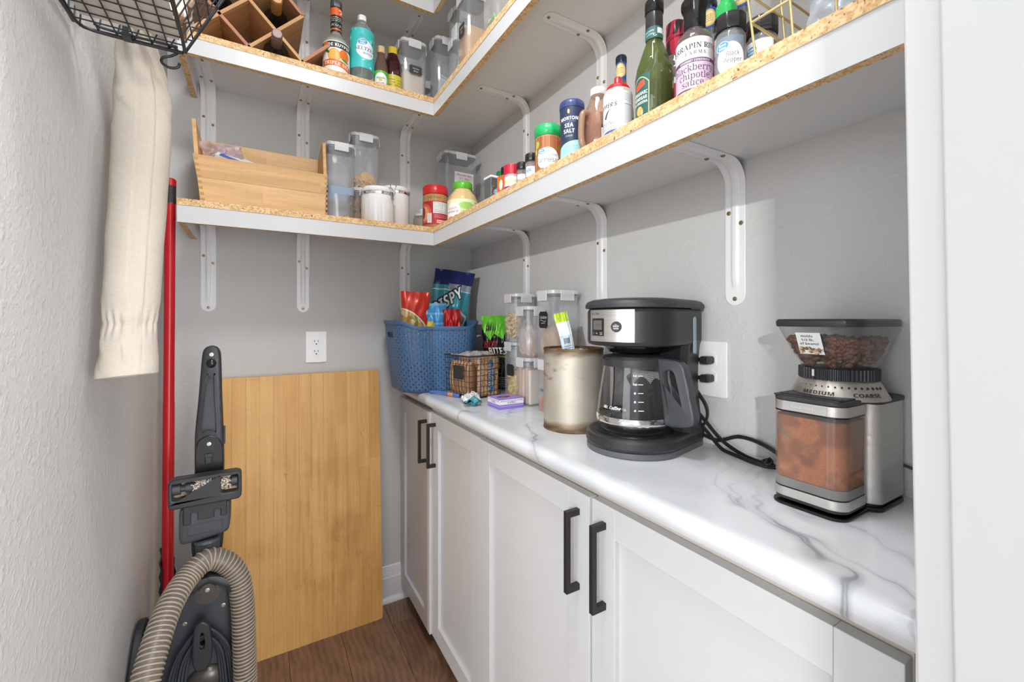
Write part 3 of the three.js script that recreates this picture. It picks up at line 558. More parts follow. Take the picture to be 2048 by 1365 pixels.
// ---------- clear storage boxes with clip lids ----------
function rectRing(w, d, r, y, per = 6) { const s = rrect(w, d, r).getPoints(per); const out = []; for (const p of s) { const q = out[out.length - 1]; if (!q || Math.hypot(q[0] - p.x, q[2] + p.y) > 1e-5) out.push([p.x, y, -p.y]); } const a = out[0], b = out[out.length - 1]; if (Math.hypot(a[0] - b[0], a[2] - b[2]) < 1e-5) out.pop(); return out; }
const gasketGrey = std(0x6f747b, 0.5);
function storageBox(label, [x, y, z], w, d, h, turn = 0, group = 'clear storage boxes with clip lids') {
  const t = thing('storage_container', label, 'container', [x, y, z], turn, group), lidH = 0.013, r = 0.016;
  part(t, 'body', toCreasedNormals(loft([[0.93, 0.001], [0.945, 0.0], [0.96, 0.004], [1, h - lidH - 0.012], [1.0, h - lidH - 0.001]].map(([k, q], i) => rectRing(w * k - (i === 0 ? 0.02 : 0), d * k - (i === 0 ? 0.02 : 0), r, q)), true, true).clone(), 0.7), clearPlastic);
  part(t, 'gasket', prism(rrect(w - 0.004, d - 0.004, r), h - lidH - 0.003, h - lidH + 0.0012), gasketGrey);
  const top2 = rrect(w + 0.005, d + 0.005, r + 0.002), hole = new THREE.Path(rrect(w - 0.018, d - 0.018, r - 0.006).getPoints(8)); top2.holes.push(hole);
  part(t, 'lid', [prism(top2, h - lidH + 0.001, h, 0.002), prism(rrect(w - 0.017, d - 0.017, r - 0.006), h - lidH - 0.001, h - lidH + 0.0025)], frosted);
  const L = (len) => new RoundedBoxGeometry(len, 0.031, 0.0042, 2, 0.0018);
  const a = Math.min(0.05, w * 0.52), b = Math.min(0.05, d * 0.52);
  for (const s of [1, -1]) {
    const m = part(t, 'latch', L(a), frosted); m.position.set(0, h - 0.0162, s * (d / 2 + 0.0052));
    const q = part(t, 'latch', L(b), frosted); q.position.set(s * (w / 2 + 0.0052), h - 0.0162, 0); q.rotation.y = Math.PI / 2;
  }
  return t;
}
// loose pieces heaped in a box-shaped space, as one object
function heap(name, label, cat, mat, geoFn, n, [x, y, z], w, d, y0, y1, turn = 0, flat = false) {
  const list = [];
  for (let i = 0; i < n; i++) {
    const g = geoFn(i), px = rr(-0.5, 0.5), pz = rr(-0.5, 0.5), edge = rnd() < 0.72, s = rnd() < 0.5;
    const qx = edge && s ? Math.sign(px) * 0.5 : px, qz = edge && !s ? Math.sign(pz) * 0.5 : pz, k = i / n;
    g.applyQuaternion(new THREE.Quaternion().setFromEuler(flat ? new THREE.Euler(rr(-0.5, 0.5), rr(0, 6), rr(-0.5, 0.5)) : new THREE.Euler(rr(0, 6), rr(0, 6), rr(0, 6))));
    g.translate(qx * w, y0 + (y1 - y0) * Math.min(1, k + rr(-0.06, 0.06)), qz * d); list.push(g);
  }
  const m = top(name, list, mat, label, cat, null, 'stuff'); m.position.set(x, y, z); m.rotation.y = turn; return m;
}
const penne = () => new THREE.CylinderGeometry(0.0042, 0.0042, 0.034, 9, 1, true);
const shell = () => { const g = new THREE.SphereGeometry(0.013, 12, 7, 0, Math.PI * 1.2, 0.3, 2.4); return g.scale(0.75, 1.15, 0.75); };
const disc = (r, h) => () => turned([[0.0001, 0], [r, 0], [r, h], [0.0001, h]], 18, 0.0015);
const chipGeo = () => { const g = new THREE.PlaneGeometry(0.04, 0.045, 6, 6), p = g.attributes.position, k = rr(8, 20), q = rr(-6, 12); for (let i = 0; i < p.count; i++) { const a = p.getX(i), b = p.getY(i); p.setXYZ(i, a * (1 - Math.abs(b) * 8), b, k * a * a - q * b * b + 0.003 * Math.sin(a * 200 + b * 130)); } g.computeVertexNormals(); return g; };
const chalkTex = (a, b) => canvasTex(256, 200, (g, w, h) => { g.fillStyle = '#2b2b2c'; g.fillRect(0, 0, w, h); if (a) { txt(g, a, 128, b ? 74 : 100, 46, '#d6d6d6', 'serif', 'italic'); if (b) txt(g, b, 128, 128, 46, '#d6d6d6', 'serif', 'italic'); g.strokeStyle = '#999'; g.lineWidth = 3; g.strokeRect(18, 18, w - 36, h - 36); } });
function plaque(w, h, r = 0.2) { // notched plaque outline
  const s = new THREE.Shape(), N = 48; for (let i = 0; i <= N; i++) { const a = i / N * Math.PI * 2, c = Math.cos(a), q = Math.sin(a), e = 0.42; const k = 1 - 0.07 * Math.cos(4 * a) ** 2 * Math.abs(Math.sin(4 * a)) - 0.05 * (1 + Math.cos(8 * a)) * 0.5; const X = Math.sign(c) * Math.abs(c) ** e * w / 2 * k, Y = Math.sign(q) * Math.abs(q) ** e * h / 2 * k; i ? s.lineTo(X, Y) : s.moveTo(X, Y); }
  const g = new THREE.ExtrudeGeometry(s, { depth: 0.0006, bevelEnabled: false }); const p = g.attributes.position, uv = g.attributes.uv; for (let i = 0; i < p.count; i++) uv.setXY(i, p.getX(i) / w + 0.5, p.getY(i) / h + 0.5); return g;
}
{
  const W = 0.084;
  const aLow = storageBox('tall clear storage box holding yellow pasta, black tag, under the box of pasta tubes', [0.788, CT, -1.284], W, W, 0.2);
  part(aLow, 'tag_plate', plaque(0.05, 0.042), paper(chalkTex(''))).position.set(-0.014, 0.1, W / 2 + 0.0005); { const m = aLow.children[aLow.children.length - 1]; m.rotation.y = -Math.PI / 2; m.position.set(-W / 2 - 0.0008, 0.103, 0.01); }
  storageBox('clear storage box of pale pasta tubes stacked on top, left of the other boxes', [0.788, CT + 0.2005, -1.284], W, W, 0.167);
  heap('pasta_tubes', 'pale dry pasta tubes inside the upper left storage box', 'pasta', std(0xe6c58c, 0.5, { side: THREE.DoubleSide }), penne, 150, [0.788, CT + 0.2005, -1.284], W - 0.028, W - 0.028, 0.018, 0.095);
  heap('pasta_shells', 'yellow dry pasta shells half filling the lower left storage box', 'pasta', std(0xe8cc74, 0.5, { side: THREE.DoubleSide }), shell, 120, [0.788, CT, -1.284], W - 0.036, W - 0.036, 0.018, 0.098);
  storageBox('clear storage box of beige packets behind the purple carton', [0.769, CT, -1.176], W - 0.002, W - 0.002, 0.155);
  storageBox('clear storage box with a plastic bag of orange snacks, stacked above the beige packets', [0.769, CT + 0.1555, -1.176], W - 0.002, W - 0.002, 0.165);
  const mix = storageBox('clear storage box with handwritten front and a few orange chips, left of the rusty can', [0.770, CT, -1.048], W, W - 0.002, 0.158);
  const hand = canvasTex(512, 160, (g) => { txt(g, 'Chex mix', 256, 80, 92, '#2b2422', 'serif', 'italic'); });
  const hm = part(mix, 'lettering', new THREE.PlaneGeometry(0.06, 0.02), std(0xffffff, 0.6, { map: hand, transparent: true, alphaTest: 0.35 })); hm.position.set(-W / 2 - 0.0006, 0.066, 0.004); hm.rotation.y = -Math.PI / 2;
  heap('corn_chips', 'few orange chips lying at the bottom of the box left of the rusty can', 'chips', std(0xc47a46, 0.7, { side: THREE.DoubleSide }), chipGeo, 14, [0.770, CT, -1.048], W - 0.045, W - 0.045, 0.008, 0.022, 0, true);
  const bk = storageBox('tallest clear storage box with a black sticker, stacked highest behind the rusty can', [0.778, CT + 0.1585, -1.048], 0.1, 0.092, 0.206);
  const sticker = canvasTex(256, 256, (g, w, h) => { g.fillStyle = '#1d1d1e'; g.fillRect(0, 0, w, h); txt(g, 'Cookies', 128, 92, 54, '#ececec', 'serif', 'italic'); g.strokeStyle = '#e0e0e0'; g.lineWidth = 6; g.beginPath(); g.moveTo(40, 140); g.bezierCurveTo(90, 110, 150, 190, 210, 136); g.stroke(); g.beginPath(); g.moveTo(70, 180); g.lineTo(180, 176); g.stroke(); });
  const sk = part(bk, 'sticker', plaque(0.046, 0.052), paper(sticker)); sk.position.set(-0.0508, 0.118, 0.0); sk.rotation.y = -Math.PI / 2;
  // crumpled clear and beige bags inside
  const crumple = (w, h, d, s) => { const g = new THREE.SphereGeometry(0.5, 26, 20), p = g.attributes.position; for (let i = 0; i < p.count; i++) { const x = p.getX(i), y = p.getY(i), z = p.getZ(i), e = 0.55, f = (q) => Math.sign(q) * Math.abs(q * 2) ** e / 2, n = 0.82 + 0.3 * noise(x * 9 + 20, (y + z) * 9 + 20, 40, s); p.setXYZ(i, f(x) * w * n, f(y) * h * (0.9 + 0.2 * noise(x * 7 + 9, z * 7 + 9, 40, s + 1)), f(z) * d * n); } const q = g.toNonIndexed(); q.computeVertexNormals(); return toCreasedNormals(q, 0.5); };
  const pk = (label, pos, size, mat, s) => { const m = top('snack_bag', crumple(...size, s), mat, label, 'bag'); m.position.set(...pos); return m; };
  pk('crumpled clear plastic bag of orange snacks inside a storage box', [0.769, CT + 0.1555 + 0.052, -1.176], [0.072, 0.1, 0.072], phys(0xf2e9e2, 0.25, { transmission: 0.5, thickness: 0 }), 5);
  heap('orange_snacks', 'orange baked snacks at the bottom of the crumpled bag in a storage box', 'snacks', std(0xd98f58, 0.6), disc(0.012, 0.008), 26, [0.769, CT + 0.1555, -1.176], 0.036, 0.036, 0.01, 0.05);
  pk('crumpled beige bag of cookies inside the tallest storage box', [0.778, CT + 0.1585 + 0.052, -1.048], [0.086, 0.098, 0.078], phys(0xd8b79c, 0.4, { transmission: 0.25, thickness: 0 }), 9);
  for (let i = 0; i < 4; i++) { const m = top('snack_packet', box(-0.03, 0.03, 0, 0.118 - 0.006 * (i % 2), -0.0065, 0.0065, 0.005), std([0xd9b9a4, 0xe3cbb9, 0xcfa88c, 0xe6d5c6][i], 0.45), ['pinkish', 'cream', 'brown', 'pale'][i] + ' upright packet in the storage box behind the purple carton', 'packet', 'packets in the storage box'); m.position.set(0.769, CT + 0.004, -1.203 + i * 0.018); m.rotation.y = 0.05 * (i - 1); }
}
// ---------- rusty can with a bar packet ----------
{
  const rust = dataTex(1024, 512, (u, v) => {                      // v: 0 foot .. 1 rim
    const a = fbm(u, v, 6, 5, 131), b = fbm(u, v, 14, 4, 137), c0 = fbm(u, v * 0.3, 10, 3, 139);
    let c = mix3([176, 168, 152], [214, 208, 196], c0);
    const edge = Math.max(sm(0.14, 0.02, v + 0.10 * (a - 0.5)), sm(0.88, 0.98, v + 0.12 * (a - 0.5)));
    c = mix3(c, [96, 74, 50], Math.min(1, edge * (0.45 + b)));
    c = mix3(c, [108, 68, 42], sm(0.62, 0.74, a * 0.75 + b * 0.25) * 0.6);
    for (const [cu, cv, r] of [[0.61, 0.42, 0.018], [0.68, 0.3, 0.006], [0.55, 0.8, 0.008], [0.72, 0.78, 0.006]]) c = mix3(c, [96, 52, 30], sm(r, r * 0.4, Math.hypot((u - cu) * 2.4, v - cv)) * 0.85);
    return c;
  });
  const t = thing('tin_can', 'old rusty open steel can standing between the storage boxes and coffee maker', 'can', [0.698, CT, -0.870], 0);
  const canGeo = lathe([[0.0758, 0.202], [0.0748, 0.2], [0.0748, 0.004], [0.0001, 0.004], [0.0001, 0.0015], [0.0755, 0.0015], [0.0768, 0.0], [0.0776, 0.003], [0.0762, 0.006], [0.0765, 0.02], [0.0762, 0.1], [0.0764, 0.185], [0.0762, 0.198], [0.0774, 0.2], [0.0776, 0.2035], [0.0766, 0.205], [0.0756, 0.2035], [0.0758, 0.202]].reverse(), 64); { const q = canGeo.attributes.position, w = canGeo.attributes.uv; for (let i = 0; i < q.count; i++) w.setY(i, q.getY(i) / 0.205); }
  part(t, 'can_wall', canGeo, std(0xffffff, 0.5, { map: rust, metalness: 0.5 }));
  const bar = canvasTex(256, 512, (g, w, h) => { const q = g.createLinearGradient(0, 0, 0, h); g.fillStyle = '#cfe0ea'; g.fillRect(0, 0, w, h); g.fillStyle = '#b8d43a'; g.fillRect(0, 0, w, 62); g.fillStyle = '#e9f1f6'; g.fillRect(0, 62, w, 90); g.fillStyle = '#42505a'; for (let i = 0; i < 26; i++) g.fillRect(70 + i * 5, 170, 2 + (i % 3), 36); lines(g, 60, 222, 150, 13, 15, '#5d6c78', 5); oval(g, 40, 330, 60, 90, '#b9855c', 0.4); g.fillStyle = '#a8cbe4'; g.fillRect(0, 440, w, 72); });
  const p = top('snack_bar', pillow(0.036, 0.2, 0.009, 3, 0.004), std(0xffffff, 0.32, { map: bar }), 'pale blue snack bar wrapper with green end standing in the rusty can', 'snack bar'); p.position.set(0.706, CT + 0.10, -0.862); p.rotation.set(0.12, -0.75, 0.30);
  for (let i = 0; i < 3; i++) { const m = top('snack_packet', pillow(0.05, 0.11, 0.016, 20 + i, 0.006), std([0xd0562a, 0xe8a24c, 0xb9c7d0][i], 0.4), ['red', 'orange', 'silver'][i] + ' small snack packet standing inside the rusty can', 'packet', 'packets in the rusty can'); m.position.set(0.68 + i * 0.014, CT + 0.092, -0.90 + i * 0.024); m.rotation.set(0.05, -0.8 + i * 0.4, 0.12 - i * 0.1); }
}
// sealed pouch: flat at both ends, crumpled between; uv spreads over each side
function pillow(w, h, d, s, cr = 0.01, nx = 22, ny = 30) {
  const pos = [], uv = [], idx = [];
  for (const sd of [1, -1]) { const o = pos.length / 3; for (let j = 0; j <= ny; j++) for (let i = 0; i <= nx; i++) {
    const a = i / nx, b = j / ny, end = Math.min(1, Math.min(b, 1 - b) / 0.16), e = Math.sqrt(Math.max(0, 1 - (2 * a - 1) ** 2)), f = e * (0.1 + 0.9 * Math.sin(Math.min(1, end) * Math.PI / 2)) * (0.8 + 0.2 * Math.sin(b * Math.PI));
    const ww = w * (1 - 0.1 * Math.sin(b * Math.PI)), n = (noise(a * 7 + 30, b * 9 + 30, 60, s) - 0.5) * 2 * cr + (noise(a * 15 + 30, b * 6 + 30, 60, s + 2) - 0.5) * cr * 1.2, wr = (noise(b * 12 + 3, 2, 60, s + 4) - 0.5) * cr * 0.7;
    const edge = i === 0 || i === nx ? 0 : 1; pos.push((a - 0.5) * ww + wr, b * h, sd * (f * d / 2 + n * edge * (0.25 + 0.75 * f)) + 0.004 * (1 - end) * Math.sin(a * 14 + s) * edge); uv.push(sd > 0 ? a : 1 - a, b);
  } const W = nx + 1; for (let j = 0; j < ny; j++) for (let i = 0; i < nx; i++) { const k = o + j * W + i; sd > 0 ? idx.push(k, k + 1, k + W + 1, k, k + W + 1, k + W) : idx.push(k, k + W + 1, k + 1, k, k + W, k + W + 1); } }
  const g = new THREE.BufferGeometry(); g.setAttribute('position', new THREE.Float32BufferAttribute(pos, 3)); g.setAttribute('uv', new THREE.Float32BufferAttribute(uv, 2)); g.setIndex(idx); g.computeVertexNormals(); return g;
}
// ---------- woven blue basket with bags ----------
{
  const t = thing('plastic_basket', 'blue plastic basket with woven pattern full of snack bags, on the worktop corner', 'basket', [0.603, CT, -1.672], 0);
  const H = 0.262, per = 0.94, NU = 88, NV = 23;
  const at = (a, q, out = 0) => {                       // a round the rim, q up the side
    const w = 0.288 + 0.05 * q ** 0.8, d = 0.232 + 0.046 * q ** 0.8, r = 0.075, S = [w - 2 * r, d - 2 * r], arc = r * Math.PI / 2, L = 2 * (S[0] + S[1]) + 4 * arc; let s = ((a % 1) + 1) % 1 * L, x, z, nx, nz;
    const segs = [[S[0], 0], [arc, 1], [S[1], 2], [arc, 3], [S[0], 4], [arc, 5], [S[1], 6], [arc, 7]];
    let k = 0; while (k < 7 && s > segs[k][0]) { s -= segs[k][0]; k++; }
    const f = (cx, cz, a0, tt) => { const an = a0 + tt / r; nx = Math.cos(an); nz = Math.sin(an); x = cx + r * nx; z = cz + r * nz; };
    const X = S[0] / 2, Z = S[1] / 2;
    if (k === 0) { x = -X + s; z = Z + r; nx = 0; nz = 1; } else if (k === 1) { f(X, Z, Math.PI / 2, -s); } else if (k === 2) { x = X + r; z = Z - s; nx = 1; nz = 0; } else if (k === 3) { f(X, -Z, 0, -s); } else if (k === 4) { x = X - s; z = -Z - r; nx = 0; nz = -1; } else if (k === 5) { f(-X, -Z, -Math.PI / 2, -s); } else if (k === 6) { x = -X - r; z = -Z + s; nx = -1; nz = 0; } else { f(-X, Z, Math.PI, -s); }
    const end = sm(0.55, 1, Math.abs(x) / (w / 2)), y = q * (H - 0.012 + 0.024 * end);
    return [x + nx * out, y, z + nz * out];
  };
  const pos = [], quad = (A, B, C, D) => { pos.push(...A, ...B, ...C, ...A, ...C, ...D); }, tri = (A, B, C) => pos.push(...A, ...B, ...C), TH = 0.0024;
  const cell = [[0, 0], [0.5, 0], [1, 0], [1, 1], [0.5, 1], [0, 1]], holeUp = [[0.22, 0.24], [0.78, 0.24], [0.5, 0.78]], holeDn = [[0.22, 0.76], [0.5, 0.22], [0.78, 0.76]];
  for (let j = 0; j < NV; j++) for (let i = 0; i < NU; i++) {
    const up = (i + j) % 2 === 0, hole = (up ? holeUp : holeDn), a0 = i / NU, q0 = 0.035 + 0.925 * j / NV, da = 1 / NU, dq = 0.925 / NV, m0 = at(a0 + da / 2, q0)[0];
    const slot = Math.abs(at(a0 + da / 2, 0.5)[0]) > 0.15 && Math.abs(at(a0 + da / 2, 0.5)[2]) < 0.034 && (j === 18 || j === 19);
    if (slot) continue;
    const M = ([u, v], o) => at(a0 + u * da, q0 + v * dq, o);
    const bump = (p) => (p === cell[1] || p === cell[4] ? 0.0012 : 0.0002);
    const order = up ? [[0, 0], [1, 0], [2, 1], [3, 1], [4, 2], [5, 2]] : [[0, 0], [1, 1], [2, 2], [3, 2], [4, 1], [5, 0]];
    for (const [o, flip] of [[1, false], [0, true]]) {
      const P = cell.map((c) => M(c, o ? bump(c) : -TH)), Hh = hole.map((c) => M(c, o ? 0.0008 : -TH));
      for (let k = 0; k < 6; k++) {
        const n = (k + 1) % 6, h0 = order[k][1], h1 = order[n][1];
        flip ? tri(P[k], Hh[h0], P[n]) : tri(P[k], P[n], Hh[h0]);
        if (h0 !== h1) flip ? tri(P[n], Hh[h0], Hh[h1]) : tri(P[n], Hh[h1], Hh[h0]);
      }
    }
    for (let k = 0; k < 3; k++) { const n = (k + 1) % 3; quad(M(hole[k], 0.0008), M(hole[n], 0.0008), M(hole[n], -TH), M(hole[k], -TH)); }
  }
  const g = new THREE.BufferGeometry(); g.setAttribute('position', new THREE.Float32BufferAttribute(pos, 3)); g.computeVertexNormals();
  const blue = std(0x4f7199, 0.34, { side: THREE.DoubleSide });
  part(t, 'woven_side', g, blue);
  const hoop = (q0, q1, o0, o1) => loft([[q0, -TH], [q0, o0], [(q0 + q1) / 2, o1], [q1, o0], [q1, -TH], [q0, -TH]].map(([q, o]) => { const R = []; for (let i = 0; i < 120; i++) R.push(at(i / 120, q, o)); return R; }), true, false);
  part(t, 'rim', toCreasedNormals(hoop(0.955, 1.005, 0.004, 0.0055), 0.8), blue);
  const bot = []; for (const [q, o] of [[0.04, 0.0012], [0.012, -0.001], [0.0, -0.008], [0.0, -0.04]]) { const R = []; for (let i = 0; i < 120; i++) R.push(at(i / 120, q, o)); bot.push(R.reverse()); }
  part(t, 'bottom', toCreasedNormals(loft(bot.reverse()), 0.8), blue);
  // bags
  const bitty = canvasTex(512, 768, (g, w, h) => {
    g.fillStyle = '#c9a45a'; g.fillRect(0, 0, w, h); for (let i = 0; i < 420; i++) oval(g, rnd() * w, rnd() * h, 16 + rnd() * 30, 12 + rnd() * 18, ['#b98b3e', '#d9bd7c', '#8f8a4a', '#caa35c', '#e2cf98'][i % 5], rnd() * 3);
    g.fillStyle = '#c5301f'; g.beginPath(); g.moveTo(0, 0); g.lineTo(w, 0); g.lineTo(w, 330); g.quadraticCurveTo(300, 180, 0, 150); g.fill();
    g.strokeStyle = '#e9e2d0'; g.lineWidth = 12; g.beginPath(); g.moveTo(w, 330); g.quadraticCurveTo(300, 180, 0, 150); g.stroke();
    g.fillStyle = '#f2eeea'; g.beginPath(); g.moveTo(0, 390); g.lineTo(150, 320); g.lineTo(250, 470); g.lineTo(250, h); g.lineTo(0, h); g.fill(); g.strokeStyle = '#b32b22'; g.lineWidth = 14; g.beginPath(); g.moveTo(0, 400); g.lineTo(150, 326); g.lineTo(250, 470); g.stroke();
    g.save(); g.translate(110, 590); g.rotate(Math.PI / 2); txt(g, 'BITTY', 0, 0, 84, '#b32b22'); g.restore();
    oval(g, 345, 500, 98, 150, '#f4f6f8'); oval(g, 345, 500, 88, 138, '#3d8fd4'); g.save(); g.translate(345, 500); g.rotate(Math.PI / 2); txt(g, 'Great', 0, -34, 74, '#fff'); txt(g, 'Value', 0, 34, 74, '#fff'); g.restore();
  });
  const bag = (label, w, h, d, s, cr, mat, pos, rot) => { const m = top('snack_bag', pillow(w, h, d, s, cr), mat, label, 'bag', 'snack bags in the blue basket'); m.position.set(...pos); m.rotation.set(...rot); return m; };
  const foil = (map, c = 0xffffff) => std(c, 0.3, { map, metalness: 0.12, side: THREE.DoubleSide });
  bag('red and gold snack bag with blue oval at the left end of the blue basket', 0.115, 0.36, 0.055, 31, 0.006, foil(bitty), [0.520, CT + 0.03, -1.655], [-0.05, -0.2, -0.05]);
  const bluet = canvasTex(512, 512, (g, w, h) => { g.fillStyle = '#4f9fd6'; g.fillRect(0, 0, w, h); g.fillStyle = '#86c0e6'; for (let i = 0; i < 8; i++) g.fillRect(0, i * 64, w, 12 + rnd() * 20); g.fillStyle = '#f3d23c'; g.beginPath(); for (let i = 0; i < 6; i++) { const a = i / 6 * Math.PI * 2; g.lineTo(236 + 92 * Math.cos(a), 190 + 82 * Math.sin(a)); } g.fill(); txt(g, 'Value', 236, 170, 56, '#b5482a'); txt(g, 'Size', 236, 222, 56, '#b5482a'); g.fillStyle = '#c9a15a'; g.fillRect(0, 0, 60, h); });
  bag('shiny blue snack bag with yellow hexagon in the middle of the blue basket', 0.15, 0.325, 0.075, 41, 0.016, foil(bluet), [0.600, CT + 0.02, -1.655], [-0.06, -0.1, 0.02]);
  bag('plain red snack bag low between the two blue bags in the basket', 0.075, 0.30, 0.04, 47, 0.01, foil(null, 0xb81e1a), [0.687, CT + 0.02, -1.632], [-0.03, -0.1, 0.02]);
  const teal = canvasTex(512, 1024, (g, w, h) => {
    g.fillStyle = '#3f97a8'; g.fillRect(0, 0, w, h); g.fillStyle = '#1f2c66'; g.fillRect(0, 0, w, 150); g.fillStyle = '#9aa3ad'; g.fillRect(200, 130, w, 60); g.fillStyle = '#e7ecef'; g.fillRect(0, 190, w, 8); g.fillStyle = '#2f7fb4'; g.fillRect(0, 560, w, h);
    g.save(); g.translate(130, 390); g.rotate(-0.5); g.lineWidth = 26; g.strokeStyle = '#1c2433'; g.font = 'bold 150px sans-serif'; g.textAlign = 'center'; g.strokeText('CRISPY', 60, 0); txt(g, 'CRISPY', 60, -50 + 0, 150, '#eef2f4'); g.restore();
    g.fillStyle = '#e4ebef'; g.beginPath(); g.moveTo(360, 360); g.lineTo(470, 420); g.lineTo(460, 800); g.lineTo(30, 860); g.lineTo(90, 640); g.fill();
    g.save(); g.beginPath(); g.moveTo(360, 392); g.lineTo(446, 440); g.lineTo(436, 772); g.lineTo(66, 826); g.lineTo(112, 656); g.clip(); g.fillStyle = '#8a7a58'; g.fillRect(0, 0, w, h); for (let i = 0; i < 130; i++) { g.save(); g.translate(60 + rnd() * 380, 520 + rnd() * 300); g.rotate(rnd() * 3); g.fillStyle = ['#d9b98c', '#c39a66', '#e6cfa6', '#b3874f'][i % 4]; g.fillRect(-34, -24, 68, 48); g.restore(); } g.restore();
  });
  bag('tall teal bag of pale chips with navy folded top in the corner of the basket', 0.175, 0.475, 0.06, 53, 0.014, foil(teal), [0.672, CT + 0.02, -1.728], [-0.04, -0.28, -0.13]);
  const green = canvasTex(384, 768, (g, w, h) => {
    g.fillStyle = '#18181a'; g.fillRect(0, 0, w, h); g.fillStyle = '#6cc832'; g.beginPath(); g.moveTo(0, 0); g.lineTo(w, 0); g.lineTo(w, 150); g.lineTo(300, 250); g.lineTo(190, 190); g.lineTo(110, 260); g.lineTo(0, 120); g.fill();
    g.fillStyle = '#18181a'; for (let i = 0; i < 9; i++) { g.beginPath(); g.moveTo(70 + i * 16, 60); g.lineTo(60 + i * 16 + (i % 2) * 20, 170); g.lineTo(92 + i * 14, 150); g.fill(); }
    txt(g, 'HOT', 120, 300, 90, '#c8323a', 'serif'); txt(g, 'BITES', 215, 370, 104, '#e9e9e4'); g.strokeStyle = '#6cc832'; g.lineWidth = 16; g.beginPath(); g.moveTo(0, 470); g.quadraticCurveTo(190, 400, w, 440); g.stroke(); oval(g, 150, 540, 100, 52, '#d4683a', -0.3); oval(g, 180, 566, 60, 30, '#e8b04a', -0.3); lines(g, 20, 640, 340, 6, 20, '#d8d8d8', 6);
  });
  const gb = bag('black and green snack bag standing between the wire bin and the corner', 0.11, 0.292, 0.05, 61, 0.012, foil(green), [0.808, CT + 0.002, -1.49], [-0.04, -0.55, 0.0]); gb.userData.group = undefined; delete gb.userData.group;
}
// ---------- wire bin of cookies ----------
{
  const t = thing('wire_bin', 'small dark wire bin with black label plate in front of the blue basket', 'bin', [0.674, CT, -1.418], 0.2);
  const dark = std(0x4a423b, 0.45, { metalness: 0.6 }), h = 0.15, a = 0.075, b = 0.069, wr = 0.0009;
  const side = (k, q) => { const s = b + (a - b) * q; return [[-s, s, s, s], [s, s, s, -s], [s, -s, -s, -s], [-s, -s, -s, s]][k]; };
  for (let k = 0; k < 4; k++) {
    for (let i = 0; i <= 9; i++) { const f = i / 9, A = side(k, 0), B = side(k, 1); part(t, 'wire', rod([A[0] + (A[2] - A[0]) * f, 0.002, A[1] + (A[3] - A[1]) * f], [B[0] + (B[2] - B[0]) * f, h, B[1] + (B[3] - B[1]) * f], wr, 5), dark); }
    for (let j = 0; j <= 7; j++) { const q = j / 7.6, A = side(k, q); part(t, 'wire', rod([A[0], 0.002 + q * h, A[1]], [A[2], 0.002 + q * h, A[3]], wr, 5), dark); }
    const A = side(k, 1); part(t, 'rim', rod([A[0], h, A[1]], [A[2], h, A[3]], 0.0024, 8), dark);
  }
  for (let i = 1; i < 6; i++) part(t, 'wire', rod([-b, 0.002, -b + i * b / 3], [b, 0.002, -b + i * b / 3], wr, 5), dark);
  const lp = part(t, 'label_plate', box(-0.0006, 0.0006, -0.021, 0.021, -0.025, 0.025, 0.0004), std(0x2a2a2b, 0.5)); lp.position.set(-0.0765, 0.092, 0.012);
  const fr = rrect(0.056, 0.048, 0.003); fr.holes.push(new THREE.Path(rrect(0.048, 0.04, 0.002).getPoints(4))); const fm = part(lp, 'plate_frame', extrude(fr, 0.0024, 0.0005), dark); fm.rotation.y = -Math.PI / 2; fm.position.x = 0.0006;
  const wrapTex = canvasTex(512, 512, (g, w, h) => { g.fillStyle = '#c69d72'; g.fillRect(0, 0, w, h); for (let i = 0; i < 300; i++) oval(g, rnd() * w, rnd() * h, 10 + rnd() * 26, 8 + rnd() * 16, ['#b98a5c', '#d4b08a', '#a97548', '#cfa57a'][i % 4], rnd() * 3); g.save(); g.translate(300, 256); g.rotate(-Math.PI / 2); g.fillStyle = '#3f6ea4'; g.beginPath(); g.ellipse(0, 0, 230, 96, 0, 0, 7); g.fill(); txt(g, 'COOKIES', 0, -38, 86, '#d9c2a0'); txt(g, 'WAFERS', 0, 44, 72, '#d9c2a0'); g.restore(); g.fillStyle = '#6f94b8'; g.fillRect(20, 0, 34, h); });
  const inside = (name, label, geo, mat) => { const m = top(name, geo, mat, label, 'cookies'); m.position.copy(t.position); m.rotation.y = 0.2; return m; };
  inside('cookie_packet', 'tan cookie packet with blue lettering at the right side of the wire bin', box(-0.028, 0.066, 0.004, 0.143, -0.06, 0.0665, 0.008), std(0xffffff, 0.3, { map: wrapTex }));
  const tr = thing('cookie_tray', 'row of round brown cookies standing on edge at the left of the wire bin', 'cookies', [0.674, CT, -1.418], 0.2);
  const ck = turned([[0.0001, 0], [0.058, 0], [0.061, 0.003], [0.058, 0.0062], [0.0001, 0.0062]], 26, 0.001).scale(1, 1, 0.28).rotateX(Math.PI / 2);
  const cm = [std(0xb0875e, 0.7), std(0x8c6242, 0.7), std(0xc39b72, 0.7)];
  for (let i = 0; i < 17; i++) { const m = part(tr, 'cookie', ck, cm[i % 3]); m.rotation.z = Math.PI / 2; m.position.set(-0.047, 0.068, -0.062 + i * 0.0072); }
  top('plastic_wrap', pillow(0.13, 0.12, 0.012, 77, 0.01), phys(0xf4f2ef, 0.12, { transmission: 0.75, thickness: 0 }), 'loose clear plastic wrap lying over the cookies in the wire bin', 'wrap').applyMatrix4(new THREE.Matrix4().compose(V(0.690, CT + 0.150, -1.36), new THREE.Quaternion().setFromEuler(new THREE.Euler(-Math.PI / 2, 0, 0.2)), V(1, 1, 1)));
}
